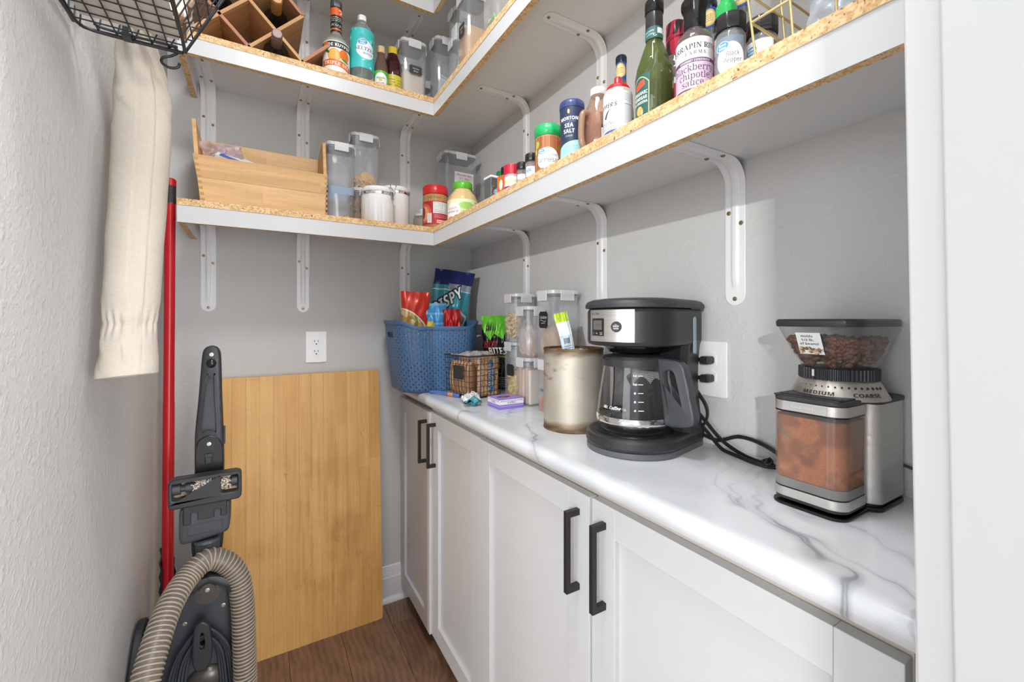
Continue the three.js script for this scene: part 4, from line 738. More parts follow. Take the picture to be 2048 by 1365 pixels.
// ---------- small things at the front of the worktop ----------
{
  const pt = canvasTex(512, 512, (g, w, h) => { g.fillStyle = '#a68fd4'; g.fillRect(0, 0, w, h); oval(g, 210, 250, 140, 90, '#4a3432'); oval(g, 200, 240, 110, 60, '#6d4e46'); g.fillStyle = '#c9b6ad'; g.fillRect(150, 250, 80, 26); g.fillStyle = '#d6503c'; g.fillRect(330, 60, 150, 70); txt(g, 'NEW', 405, 96, 60, '#f3d66a'); txt(g, 'COCOA', 90, 440, 56, '#d6503c'); });
  const ps = canvasTex(512, 192, (g, w, h) => { g.fillStyle = '#8f78c8'; g.fillRect(0, 0, w, h); g.fillStyle = '#eeeaf3'; g.fillRect(0, 10, w, 92); lines(g, 20, 24, 470, 2, 16, '#5e5670', 7); txt(g, 'truffles', 250, 70, 48, '#47365e', 'serif', 'italic bold'); g.fillStyle = '#b9a6e2'; g.fillRect(0, 126, w, 12); });
  const t = thing('carton', 'small purple printed carton lying flat at the front of the worktop', 'box', [0.674, CT, -1.182], 0);
  part(t, 'carton_body', box(-0.0435, 0.0435, 0, 0.0315, -0.039, 0.039, 0.0006), std(0x8f78c8, 0.5));
  const a = part(t, 'top_print', new THREE.PlaneGeometry(0.0866, 0.0776), paper(pt)); a.rotation.x = -Math.PI / 2; a.position.y = 0.0317;
  part(t, 'front_print', new THREE.PlaneGeometry(0.0866, 0.031), paper(ps)).position.set(0, 0.0157, 0.0392);
  const l = part(t, 'end_print', new THREE.PlaneGeometry(0.0776, 0.031), paper(ps)); l.rotation.y = -Math.PI / 2; l.position.set(-0.0437, 0.0157, 0);
  const wt = canvasTex(256, 384, (g, w, h) => { g.fillStyle = '#f0eeec'; g.fillRect(0, 0, w, h); lines(g, 40, 120, 180, 8, 22, '#8d9490', 8); g.fillStyle = '#3f8a94'; g.fillRect(0, 330, w, 54); g.fillStyle = '#d9a8a0'; g.fillRect(0, 0, 120, 50); });
  const wp = top('snack_packet', pillow(0.06, 0.105, 0.03, 91, 0.009), std(0xffffff, 0.4, { map: wt }), 'crumpled white packet lying left of the purple carton', 'packet'); wp.position.set(0.580, CT + 0.016, -1.225); wp.rotation.set(-Math.PI / 2, 0, -0.35);
  const c = thing('bag_clip', 'long blue bag clip with orange band lying in front of the wire bin', 'clip', [0.584, CT, -1.475], 0.0);
  const bl = std(0x4d6fc0, 0.35), P0 = [-0.035, 0.008, -0.055], P1 = [0.006, 0.007, 0.03], P2 = [0.022, 0.007, 0.072];
  part(c, 'jaw', tube([P0, [-0.014, 0.012, -0.015], P1], 0.006, 20, 8).scale(1, 0.9, 1), bl);
  part(c, 'band', rod([0.004, 0.0075, 0.028], [0.014, 0.0075, 0.051], 0.0072, 12), std(0xd08a5a, 0.4));
  part(c, 'grip', [rod([0.013, 0.0075, 0.05], P2, 0.0066, 12), move(new THREE.SphereGeometry(0.007, 12, 8), P2[0], 0.0075, P2[2])], bl);
}
// ---------- bottles and jars ----------
const S1 = shelfY[0] + 0.0196, S2 = shelfY[1] + 0.0196;
const glassDark = (c, tr = 0.5) => phys(c, 0.04, { transmission: tr, thickness: 0, ior: 1.5 });
const logo = (g, x, y, s = 1) => { oval(g, x, y, 66 * s, 40 * s, '#fff', -0.12); oval(g, x, y, 61 * s, 36 * s, '#4f98d3', -0.12); txt(g, 'Great', x, y - 13 * s, 28 * s, '#fff'); txt(g, 'Value', x, y + 15 * s, 28 * s, '#fff'); };
// o: at [x, z], y, parts: list of [name, profile, material, segments?]; labels: list of [name, r0, r1, y0, y1, turn, arc, texture, material options?]
function bottle(name, label, cat, o, group) {
  const t = thing(name, label, cat, [o.at[0], o.y ?? S1, o.at[1]], 0, group), f = faceCam(o.at[0], o.at[1]);
  for (const [n, prof, m, seg] of o.parts) part(t, n, turned(prof, seg ?? 40, o.soft ?? 0.0015), m);
  for (const [n, r0, r1, y0, y1, turn, arc, tx, mo] of o.labels ?? []) part(t, n, wrap(r0, r1, y0 + (o.lift ?? 0), y1 + (o.lift ?? 0), f + turn, arc, Math.max(6, Math.round(arc * 10))), paper(tx, { roughness: 0.42, ...(mo ?? {}) }));
  return t;
}
const plain = (c, r = 0.42) => std(c, r);
const capProf = (r, y0, y1, in0 = 0.0001) => [[in0, y0], [r, y0], [r, y1], [0.0001, y1]];
// grated cheese
{
  const tx = canvasTex(768, 512, (g, w, h) => {
    g.fillStyle = '#a5663c'; g.fillRect(0, 0, w, h); for (let i = 0; i < 60; i++) { g.fillStyle = ['#b5764a', '#8f5530', '#c08a5c'][i % 3]; g.fillRect(rnd() * w, 0, 6 + rnd() * 20, h); }
    oval(g, 130, 120, 46, 62, '#a7c24a', 0.5); oval(g, 90, 230, 30, 50, '#b8d055', -0.3); oval(g, 640, 120, 70, 74, '#d24a2c'); oval(g, 650, 220, 60, 56, '#e0663c'); oval(g, 610, 170, 30, 46, '#6f9a3c', 0.4);
    g.save(); g.beginPath(); g.ellipse(370, 370, 235, 190, 0.1, 0, 7); g.fillStyle = '#f6f6f4'; g.fill(); g.restore(); logo(g, 230, 240, 1.15);
    txt(g, 'Grated', 470, 300, 62, '#4f98a8', 'sans-serif', 'normal'); txt(g, 'Parmesan', 370, 384, 110, '#2c5a3c', 'sans-serif', 'normal'); txt(g, 'Cheese', 440, 462, 56, '#5aa0c8', 'sans-serif', 'normal');
  });
  bottle('cheese_shaker', 'shaker of grated parmesan with bright green lid on the lowest shelf', 'shaker', { at: [0.61, -0.858], parts: [['jar', [[0.0001, 0], [0.0315, 0], [0.0325, 0.004], [0.0325, 0.088], [0.030, 0.094], [0.0001, 0.094]], plain(0xb57f55)], ['lid', [[0.0001, 0.092], [0.032, 0.092], [0.0335, 0.095], [0.0335, 0.116], [0.031, 0.1195], [0.0001, 0.1195]], plain(0x1fae62, 0.3)]], labels: [['label', 0.0329, 0.0329, 0.012, 0.0875, 0.05, 2.9, tx]] });
}
{ // salt
  const tx = canvasTex(512, 640, (g, w, h) => {
    g.fillStyle = '#2f3a55'; g.fillRect(0, 0, w, h); g.fillStyle = '#a5dbe6'; g.beginPath(); g.moveTo(0, 470); g.quadraticCurveTo(150, 380, w, 360); g.lineTo(w, h); g.lineTo(0, h); g.fill();
    oval(g, 205, 110, 16, 26, '#e4d27a'); txt(g, 'MORTON', 205, 190, 58, '#fff'); g.fillStyle = '#8a95ab'; g.fillRect(110, 228, 190, 3); txt(g, 'SEA', 200, 270, 66, '#fff'); txt(g, 'SALT', 205, 335, 66, '#fff'); txt(g, 'COARSE', 205, 388, 26, '#aab4c6'); lines(g, 130, 480, 220, 6, 18, '#5a8ea0', 5);
  });
  bottle('salt_shaker', 'navy and pale blue canister of sea salt on the lowest shelf', 'shaker', { at: [0.61, -0.765], parts: [['body', [[0.0001, 0], [0.0255, 0], [0.0265, 0.004], [0.0245, 0.05], [0.0255, 0.09], [0.0275, 0.122], [0.0001, 0.122]], plain(0x2f3a55)], ['lid', [[0.0001, 0.122], [0.0282, 0.122], [0.0285, 0.126], [0.0278, 0.137], [0.025, 0.1395], [0.0001, 0.1405]], plain(0x3b4a7c, 0.35)]], labels: [['label', 0.0268, 0.0249, 0.004, 0.05, -0.1, 3.2, canvasTex(512, 320, (g, w, h) => { g.fillStyle = '#a5dbe6'; g.fillRect(0, 0, w, h); g.fillStyle = '#2f3a55'; g.beginPath(); g.moveTo(0, 0); g.lineTo(w, 0); g.quadraticCurveTo(170, 20, 0, 150); g.fill(); lines(g, 150, 110, 200, 6, 22, '#5a8ea0', 6); })], ['label', 0.0249, 0.0276, 0.0502, 0.1205, -0.25, 3.2, canvasTex(512, 420, (g, w, h) => { g.fillStyle = '#2f3a55'; g.fillRect(0, 0, w, h); oval(g, 250, 60, 16, 30, '#e4d27a'); txt(g, 'MORTON', 250, 150, 62, '#fff'); g.fillStyle = '#8a95ab'; g.fillRect(150, 190, 200, 4); txt(g, 'SEA', 250, 240, 74, '#fff'); txt(g, 'SALT', 250, 316, 74, '#fff'); txt(g, 'COARSE', 250, 380, 30, '#aab4c6'); })]] });
}
{ // syrup jug with handle
  const t = bottle('syrup_jug', 'brown syrup jug with hollow handle between the salt and the white squeeze bottle', 'bottle', { at: [0.652, -0.725], parts: [['body', [[0.0001, 0], [0.034, 0], [0.037, 0.006], [0.037, 0.07], [0.033, 0.105], [0.02, 0.135], [0.016, 0.15], [0.0001, 0.15]], phys(0xe9d3c0, 0.06, { transmission: 0.85, thickness: 0 })], ['syrup', [[0.0001, 0.002], [0.0335, 0.002], [0.0355, 0.008], [0.0355, 0.07], [0.0325, 0.1], [0.0001, 0.1]], plain(0x8a4a1e, 0.25)], ['cap', capProf(0.0165, 0.148, 0.164), whitePlastic]], labels: [['label', 0.0376, 0.0376, 0.006, 0.07, 0.75, 1.1, canvasTex(256, 512, (g, w, h) => { g.fillStyle = '#efedeb'; g.fillRect(0, 0, w, h); g.fillStyle = '#4a2c26'; g.fillRect(0, 0, w, 60); lines(g, 10, 76, 240, 20, 17, '#26211f', 9); g.fillStyle = '#222'; for (let i = 0; i < 24; i++) g.fillRect(30 + i * 8, 440, 2 + (i * 7) % 5, 56); })]] });
  const f = faceCam(0.652, -0.725) - 0.75; part(t, 'handle', tube([[0.031, 0.102, 0], [0.046, 0.098, 0], [0.052, 0.07, 0], [0.049, 0.03, 0], [0.034, 0.016, 0]], 0.0072, 30, 10), phys(0xd8b79a, 0.08, { transmission: 0.6, thickness: 0 })).rotation.y = f - Math.PI / 2;
}
bottle('squeeze_bottle', 'white squeeze bottle of dipping sauce with red nozzle cap', 'bottle', { at: [0.615, -0.626], parts: [['body', [[0.0001, 0], [0.027, 0], [0.0282, 0.004], [0.0282, 0.094], [0.026, 0.101], [0.0001, 0.101]], plain(0xcdbfb2, 0.35)], ['cap', [[0.0001, 0.1], [0.0235, 0.1], [0.0235, 0.106], [0.02, 0.112], [0.009, 0.1145], [0.0075, 0.117], [0.007, 0.13], [0.0055, 0.132], [0.0001, 0.132]], plain(0xc8202e, 0.3)]], labels: [['label', 0.0286, 0.0286, 0.006, 0.0925, 0, 3.3, canvasTex(768, 640, (g, w, h) => { g.fillStyle = '#f4f4f4'; g.fillRect(0, 0, w, h); g.fillStyle = '#e2e4e7'; g.fillRect(470, 0, 300, h); lines(g, 490, 40, 250, 5, 24, '#777', 5); g.fillStyle = '#333'; g.fillRect(490, 190, 260, 7); lines(g, 490, 220, 250, 12, 22, '#999', 4); txt(g, "DIPPER'S", 190, 190, 84, '#33322f', 'sans-serif', 'italic bold'); g.fillStyle = '#444'; g.beginPath(); g.moveTo(140, 360); g.quadraticCurveTo(180, 270, 260, 240); g.quadraticCurveTo(200, 310, 180, 380); g.fill(); txt(g, 'DIPPING', 190, 450, 74, '#4a4845', 'serif', 'normal'); txt(g, 'SAUCE', 190, 520, 74, '#4a4845', 'serif', 'normal'); g.fillStyle = '#4063a4'; g.beginPath(); g.moveTo(0, 600); g.quadraticCurveTo(190, 540, 440, 552); g.lineTo(470, h); g.lineTo(0, h); g.fill(); txt(g, 'SESAME', 190, 608, 44, '#fff'); })]] });
{ // vinegar
  const t = bottle('vinegar_bottle', 'tall dark green bottle of balsamic vinegar with green arched label', 'bottle', { at: [0.62, -0.539], parts: [['body', [[0.0001, 0], [0.0315, 0], [0.0338, 0.004], [0.0338, 0.085], [0.031, 0.105], [0.0185, 0.142], [0.0145, 0.152], [0.0142, 0.176], [0.0001, 0.176]], phys(0x8c9a58, 0.03, { transmission: 0.78, thickness: 0 })], ['vinegar', [[0.0001, 0.002], [0.031, 0.002], [0.0325, 0.006], [0.0325, 0.072], [0.0001, 0.072]], plain(0x140d0b, 0.12)], ['neck_sleeve', [[0.0142, 0.158], [0.0152, 0.158], [0.0152, 0.207], [0.0142, 0.207]], plain(0x2c2c2e, 0.35)], ['cap', [[0.0001, 0.205], [0.0165, 0.205], [0.0165, 0.211], [0.0158, 0.2125], [0.0165, 0.214], [0.0165, 0.226], [0.015, 0.2285], [0.0001, 0.229]], blackGloss]], labels: [['neck_label', 0.0155, 0.0155, 0.155, 0.176, 0, 3.4, canvasTex(512, 256, (g, w, h) => { g.fillStyle = '#35605c'; g.fillRect(0, 0, w, h); g.fillStyle = '#dfe7e4'; g.fillRect(310, 40, 150, 120); txt(g, 'ORGANIC', 150, 90, 48, '#e6ecea', 'serif', 'italic'); txt(g, 'ACETO', 160, 160, 48, '#e6ecea', 'serif', 'italic'); g.strokeStyle = '#fff'; g.lineWidth = 7; g.beginPath(); g.arc(270, 190, 26, 0, 5); g.stroke(); })]] });
  const tx = canvasTex(384, 640, (g, w, h) => { g.fillStyle = '#2f5f58'; g.fillRect(0, 0, w, h); g.strokeStyle = '#d8c48a'; g.lineWidth = 14; g.beginPath(); g.moveTo(20, h); g.lineTo(20, 130); g.quadraticCurveTo(190, -60, 364, 130); g.lineTo(364, h); g.stroke(); g.save(); g.translate(190, 150); g.rotate(-0.3); g.fillStyle = '#d2563c'; g.fillRect(-100, -46, 200, 86); oval(g, 0, -6, 106, 50, '#d2563c'); g.restore(); txt(g, 'ORGANIC', 192, 262, 66, '#f0efe8'); txt(g, 'VINEGAR', 192, 330, 66, '#f0efe8'); txt(g, 'OF MODENA', 192, 392, 50, '#f0efe8'); oval(g, 176, 500, 70, 64, '#dcb766'); oval(g, 230, 520, 30, 52, '#c9a04f'); g.fillStyle = '#fff'; g.fillRect(222, 500, 22, 56); });
  part(t, 'label', wrap(0.0343, 0.0343, 0.004, 0.086, faceCam(0.62, -0.539) - 0.78, 1.15, 16), paper(tx, { roughness: 0.4 }));
}
bottle('sauce_bottle', 'black-capped bottle of purple blackberry chipotle sauce with white label', 'bottle', { at: [0.62, -0.455], lift: 0.004, parts: [['body', [[0.0001, 0], [0.0275, 0], [0.0285, 0.004], [0.0285, 0.1], [0.026, 0.112], [0.0185, 0.121], [0.0155, 0.126], [0.0001, 0.126]], phys(0xb9a7a4, 0.03, { transmission: 0.8, thickness: 0 })], ['sauce', [[0.0001, 0.002], [0.0265, 0.002], [0.0273, 0.006], [0.0273, 0.1], [0.024, 0.112], [0.0001, 0.114]], plain(0x21090e, 0.2)], ['cap', [[0.0001, 0.124], [0.0172, 0.124], [0.0168, 0.137], [0.0172, 0.1395], [0.0172, 0.157], [0.0205, 0.162], [0.021, 0.166], [0.021, 0.173], [0.018, 0.1755], [0.0001, 0.176]], blackGloss]], labels: [['label', 0.0289, 0.0289, 0.006, 0.0965, 0.05, 3.5, canvasTex(768, 640, (g, w, h) => { g.fillStyle = '#f1eef0'; g.fillRect(0, 0, w, h); g.fillStyle = '#d9bcd6'; g.fillRect(0, 290, w, 270); g.fillStyle = '#6a4468'; g.fillRect(60, 240, 640, 46); txt(g, 'GOURMET CONDIMENT', 380, 264, 34, '#e9dbe8'); txt(g, 'TERRAPIN RIDGE', 384, 100, 84, '#3a3338', 'serif'); txt(g, 'F A R M S', 384, 178, 54, '#5a5054', 'serif'); txt(g, 'blackberry', 350, 344, 100, '#3d2c3e', 'serif', 'normal'); txt(g, 'chipotle', 370, 432, 100, '#3d2c3e', 'serif', 'normal'); txt(g, 'sauce', 350, 514, 100, '#3d2c3e', 'serif', 'normal'); g.fillStyle = '#6a4468'; g.fillRect(90, 574, 560, 20); oval(g, 660, 400, 22, 22, '#a32c44'); oval(g, 668, 460, 22, 22, '#a32c44'); oval(g, 600, 180, 60, 60, '#dcd6d8'); g.fillStyle = '#8f2038'; g.fillRect(0, 250, 44, h); })]] });
const spiceTex = (a, b, col, c2 = '#e6e8ec') => canvasTex(512, 512, (g, w, h) => { g.fillStyle = c2; g.fillRect(0, 0, w, h); oval(g, 270, 330, 235, 240, '#f7f7f6'); logo(g, 130, 130, 1.7); txt(g, a, 300, 260, 94, col, 'sans-serif', 'normal'); txt(g, b, 300, 350, 94, col, 'sans-serif', 'normal'); lines(g, 190, 420, 220, 3, 26, '#9aa6b5', 8); });
const spiceJar = (name, label, at, R, h, capH, spice, lidC, tx, y, turn = 0) => bottle(name, label, 'jar', { at, y, lift: h > 0.08 ? 0.013 : 0.004, parts: [['jar', [[0.0001, 0], [R - 0.001, 0], [R, 0.003], [R, h - 0.008], [R - 0.003, h - 0.003], [R - 0.003, h], [0.0001, h]], phys(0xe8e8ea, 0.04, { transmission: 0.8, thickness: 0 })], ['spice', [[0.0001, 0.002], [R - 0.002, 0.002], [R - 0.0015, 0.005], [R - 0.0015, h * 0.86], [0.0001, h * 0.88]], plain(spice, 0.85)], ['lid', [[0.0001, h - 0.002], [R + 0.0006, h - 0.002], [R + 0.0006, h + capH - 0.002], [R - 0.002, h + capH], [0.0001, h + capH]], plain(lidC, 0.3)]], labels: tx ? [['label', R + 0.0005, R + 0.0005, 0.005, Math.min(h * 0.68, 0.06), turn, 2.0, tx]] : [] }, 'spice jars on the lowest shelf');
spiceJar('spice_jar', 'clear jar of black pepper with black lid beside the gold wire basket', [0.62, -0.393], 0.0217, 0.086, 0.024, 0x3a3634, 0x18181a, spiceTex('Black', 'Pepper', '#3c3e42', '#7c8a98'));
spiceJar('spice_jar', 'spice jar with orange lettering partly behind the gold wire basket', [0.668, -0.372], 0.0217, 0.086, 0.024, 0x6f5a48, 0x2a2a2c, spiceTex('Season', 'Salt', '#d2643c', '#f0f0f2'), undefined, -0.2);
{ // back row bottles
  const neck = canvasTex(384, 256, (g, w, h) => { g.fillStyle = '#3550a8'; g.fillRect(0, 0, w, h); oval(g, 190, 128, 82, 104, '#d8b868'); oval(g, 190, 128, 64, 84, '#e9d596'); lines(g, 150, 90, 80, 4, 24, '#9a7a34', 8); });
  const mk = (label, at, h, tint, capC) => bottle('oil_bottle', label, 'bottle', { at, parts: [['body', [[0.0001, 0], [0.0255, 0], [0.0275, 0.004], [0.0275, h * 0.5], [0.022, h * 0.6], [0.0125, h * 0.74], [0.0112, h * 0.8], [0.0112, h - 0.016], [0.0001, h - 0.016]], phys(tint, 0.03, { transmission: 0.8, thickness: 0 })], ['cap', [[0.0001, h - 0.018], [0.0126, h - 0.018], [0.0126, h - 0.004], [0.0112, h - 0.001], [0.0001, h]], plain(capC, 0.25)]], labels: [['neck_label', 0.0118, 0.0116, h - 0.058, h - 0.017, -0.2, 6.2, neck], ['label', 0.028, 0.028, 0.02, h * 0.48, 0.1, 3.2, canvasTex(128, 128, (g, w, h2) => { g.fillStyle = '#d8d9d4'; g.fillRect(0, 0, w, h2); g.fillStyle = '#b8452e'; g.fillRect(0, 20, w, 40); lines(g, 10, 74, 100, 4, 12, '#8a8a80', 4); })]] });
  mk('clear oil bottle with blue neck label and navy cap behind the white squeeze bottle', [0.716, -0.718], 0.255, 0xd4d2a4, 0x1c2738);
  mk('tall clear bottle with blue neck band behind the purple sauce bottle', [0.77, -0.529], 0.28, 0xcfd4d4, 0x1b2236);
  mk('tall clear bottle with blue and gold neck label behind the black pepper', [0.782, -0.470], 0.29, 0xcfd4d4, 0x1b2236);
  bottle('sauce_bottle', 'bottle with bright green nozzle cap behind the black pepper jar', 'bottle', { at: [0.702, -0.452], parts: [['body', [[0.0001, 0], [0.025, 0], [0.027, 0.004], [0.027, 0.1], [0.022, 0.13], [0.0155, 0.155], [0.0155, 0.166], [0.0001, 0.166]], phys(0xa8422c, 0.05, { transmission: 0.35, thickness: 0 })], ['cap', [[0.0001, 0.164], [0.017, 0.164], [0.0172, 0.19], [0.0162, 0.196], [0.0095, 0.203], [0.0085, 0.215], [0.0065, 0.24], [0.0001, 0.24]], plain(0x2fb457, 0.3)]] });
  const foil = canvasTex(512, 256, (g, w, h) => { g.fillStyle = '#b3203e'; g.fillRect(0, 0, w, h); g.fillStyle = '#2a2226'; for (let i = 0; i < 26; i++) { g.save(); g.translate(rnd() * w, rnd() * h); g.rotate(-0.7 + rnd() * 0.3); g.fillRect(-40, -9, 80, 18); g.restore(); } });
  bottle('glaze_bottle', 'bottle with red and black striped foil top behind the purple sauce', 'bottle', { at: [0.702, -0.556], parts: [['body', [[0.0001, 0], [0.026, 0], [0.0275, 0.004], [0.0275, 0.13], [0.021, 0.155], [0.0185, 0.162], [0.0001, 0.162]], phys(0xa89a94, 0.03, { transmission: 0.7, thickness: 0 })], ['glaze', [[0.0001, 0.002], [0.026, 0.002], [0.0262, 0.12], [0.0001, 0.12]], plain(0x3a1a12, 0.2)], ['foil_top', [[0.0001, 0.16], [0.0195, 0.16], [0.0195, 0.19], [0.0185, 0.193], [0.0195, 0.197], [0.019, 0.224], [0.015, 0.228], [0.0001, 0.228]], std(0xffffff, 0.3, { map: foil, metalness: 0.2 })]], labels: [['label', 0.028, 0.028, 0.01, 0.11, 0, 3, canvasTex(128, 256, (g, w, h) => { g.fillStyle = '#dcdad6'; g.fillRect(0, 0, w, h); g.fillStyle = '#a02a36'; g.fillRect(0, 30, w, 70); lines(g, 10, 130, 100, 7, 15, '#555', 5); })]] });
  bottle('vinegar_bottle', 'clear bottle with plain white cap behind the balsamic bottle', 'bottle', { at: [0.745, -0.645], parts: [['body', [[0.0001, 0], [0.024, 0], [0.026, 0.004], [0.026, 0.15], [0.018, 0.19], [0.013, 0.205], [0.013, 0.222], [0.0001, 0.222]], phys(0xd8cf8e, 0.03, { transmission: 0.8, thickness: 0 })], ['cap', capProf(0.0145, 0.218, 0.242), whitePlastic]] });
  spiceJar('spice_jar', 'tiny dark spice jar squeezed between the squeeze bottle and the vinegar', [0.664, -0.592], 0.0145, 0.06, 0.018, 0x6a4638, 0x3a3a3e, null);
}
// small jars towards the corner
spiceJar('spice_jar', 'jar of red spice with black lid left of the green-lidded parmesan', [0.622, -0.950], 0.0172, 0.07, 0.018, 0x9a4a34, 0x232326, spiceTex('Chili', 'Powder', '#4a5a6a'));
spiceJar('spice_jar', 'small spice jar with white band and black lid, second left of the parmesan', [0.628, -1.006], 0.0165, 0.066, 0.018, 0x7a3434, 0x29292b, canvasTex(128, 256, (g, w, h) => { g.fillStyle = '#b9bcc0'; g.fillRect(0, 0, w, h); g.fillStyle = '#ececec'; g.fillRect(0, 0, w, 80); lines(g, 10, 110, 100, 6, 18, '#6a3030', 6); }));
spiceJar('spice_jar', 'small jar with black lid standing behind the red-lidded jar', [0.682, -1.066], 0.016, 0.09, 0.02, 0x8a6a4a, 0x1e1e20, null);
bottle('sprinkle_jar', 'jar of sprinkles with wide red lid on the lowest shelf', 'jar', { at: [0.628, -1.060], parts: [['jar', [[0.0001, 0], [0.0225, 0], [0.0235, 0.003], [0.0235, 0.066], [0.0001, 0.066]], phys(0xefe6e6, 0.1, { transmission: 0.4, thickness: 0 })], ['lid', [[0.0001, 0.064], [0.0252, 0.064], [0.0258, 0.087], [0.0268, 0.0885], [0.0268, 0.0905], [0.0001, 0.0905]], plain(0xd32d46, 0.32)]], labels: [['label', 0.0239, 0.0239, 0.01, 0.056, 0, 3, canvasTex(256, 256, (g, w, h) => { g.fillStyle = '#f1edf0'; g.fillRect(0, 0, w, h); g.fillStyle = '#7a3290'; g.fillRect(0, 150, w, 50); g.fillStyle = '#e8d6a0'; g.fillRect(0, 50, w, 50); })]] });
{
  const t = thing('tea_carton', 'small upright orange carton with white oval on the lowest shelf', 'box', [0.648, S1, -1.118], 0.12);
  part(t, 'carton_body', box(-0.024, 0.024, 0, 0.083, -0.026, 0.026, 0.0008), plain(0xdc6a2a));
  const tx = canvasTex(256, 384, (g, w, h) => { g.fillStyle = '#dc6a2a'; g.fillRect(0, 0, w, h); g.fillStyle = '#f0b04a'; g.fillRect(206, 0, 50, h); g.fillStyle = '#b02a52'; g.fillRect(190, 0, 16, h); oval(g, 96, 130, 44, 74, '#f4efe8'); txt(g, '%', 90, 330, 60, '#f4efe8'); });
  const q = part(t, 'front_print', new THREE.PlaneGeometry(0.05, 0.082), paper(tx)); q.rotation.y = -Math.PI / 2; q.position.set(-0.0243, 0.0415, 0);
  part(t, 'end_print', new THREE.PlaneGeometry(0.046, 0.082), plain(0xe8943a)).position.set(0, 0.0415, 0.0263);
  const n = thing('pepper_tin', 'grey tin of ground pepper with white lid near the shelf corner', 'tin', [0.650, S1, -1.205], 0.06);
  part(n, 'tin_body', box(-0.03, 0.03, 0, 0.098, -0.021, 0.021, 0.003), std(0x6a6d72, 0.4, { metalness: 0.3 }));
  part(n, 'lid', box(-0.0318, 0.0318, 0.096, 0.1035, -0.0228, 0.0228, 0.003), whitePlastic);
  const ptx = canvasTex(384, 512, (g, w, h) => { g.fillStyle = '#54504e'; g.fillRect(0, 0, w, h); for (let i = 0; i < 300; i++) oval(g, rnd() * w, 120 + rnd() * 400, 3 + rnd() * 7, 3 + rnd() * 6, ['#8a8078', '#2e2a28', '#c9bfb4'][i % 3], rnd() * 3); oval(g, 240, 330, 150, 120, '#f3f3f2', 0.25); logo(g, 140, 230, 1.2); txt(g, 'Black', 250, 310, 56, '#4a4a4e', 'sans-serif', 'normal'); txt(g, 'Pepper', 260, 364, 56, '#4a4a4e', 'sans-serif', 'normal'); });
  part(n, 'front_print', new THREE.PlaneGeometry(0.056, 0.092), paper(ptx)).position.set(0, 0.048, 0.0213);
}
bottle('spice_tub', 'wide jar with black lid and yellow label behind the orange carton', 'jar', { at: [0.712, -1.215], parts: [['jar', [[0.0001, 0], [0.031, 0], [0.032, 0.003], [0.032, 0.118], [0.029, 0.124], [0.0001, 0.124]], phys(0xdcdde0, 0.1, { transmission: 0.5, thickness: 0 })], ['lid', capProf(0.0325, 0.122, 0.148), plain(0x1d1d1f, 0.3)]], labels: [['label', 0.0325, 0.0325, 0.03, 0.106, 0, 6.2, canvasTex(64, 64, (g, w, h) => { g.fillStyle = '#e3ac3c'; g.fillRect(0, 0, w, h); })]] });
bottle('seasoning_jar', 'jar with ribbed green lid behind the white-lidded pepper tin', 'jar', { at: [0.762, -1.345], parts: [['jar', [[0.0001, 0], [0.026, 0], [0.027, 0.003], [0.027, 0.135], [0.0001, 0.135]], plain(0x5f7a5c)], ['lid', capProf(0.029, 0.133, 0.182), plain(0x1e8a56, 0.35)]] });
bottle('mustard_jar', 'jar with yellow lid behind the white-lidded pepper tin', 'jar', { at: [0.79, -1.46], parts: [['jar', [[0.0001, 0], [0.024, 0], [0.025, 0.003], [0.025, 0.165], [0.0001, 0.165]], plain(0xc9b06a)], ['lid', capProf(0.0262, 0.163, 0.195), plain(0xdcae2c, 0.35)]] });
// peanut butter, apple sauce
bottle('peanut_butter_jar', 'peanut butter jar with red lid and red label at the shelf corner', 'jar', { at: [0.596, -1.603], parts: [['jar', [[0.0001, 0], [0.047, 0], [0.0492, 0.005], [0.0492, 0.128], [0.045, 0.137], [0.0001, 0.137]], plain(0xb98a58, 0.12)], ['lid', [[0.0001, 0.136], [0.0488, 0.136], [0.0494, 0.14], [0.0494, 0.166], [0.047, 0.17], [0.0001, 0.1705]], plain(0xd0262c, 0.3)]], labels: [['label', 0.0497, 0.0497, 0.016, 0.106, 0.05, 3.4, canvasTex(768, 512, (g, w, h) => { g.fillStyle = '#b8242c'; g.fillRect(0, 0, w, h); oval(g, 150, 260, 150, 210, '#d8643a'); oval(g, 150, 270, 104, 160, '#e9a06a'); oval(g, 118, 250, 50, 130, '#8a2a22'); g.fillStyle = '#f0efed'; g.fillRect(330, 20, 400, 250); lines(g, 350, 40, 170, 8, 28, '#3a3a3a', 7); lines(g, 545, 40, 170, 8, 28, '#5a5a5a', 6); g.fillStyle = '#f0efed'; g.fillRect(220, 270, 84, 210); g.fillStyle = '#222'; for (let i = 0; i < 20; i++) g.fillRect(228, 280 + i * 10, 66, 2 + (i * 5) % 5); lines(g, 350, 300, 360, 3, 28, '#e8c6c2', 8); txt(g, 'CHOOSE', 480, 430, 44, '#fff'); txt(g, 'CHOOSE', 480, 470, 44, '#fff'); oval(g, 660, 440, 44, 44, '#3f83b8'); })], ['lid_scrawl', 0.0493, 0.0493, 0.112, 0.13, -0.1, 1.7, canvasTex(512, 96, (g, w, h) => { g.fillStyle = '#b98a58'; g.fillRect(0, 0, w, h); txt(g, 'July 9 tom', 250, 50, 66, '#4a2e1a', 'serif', 'italic'); })]] });
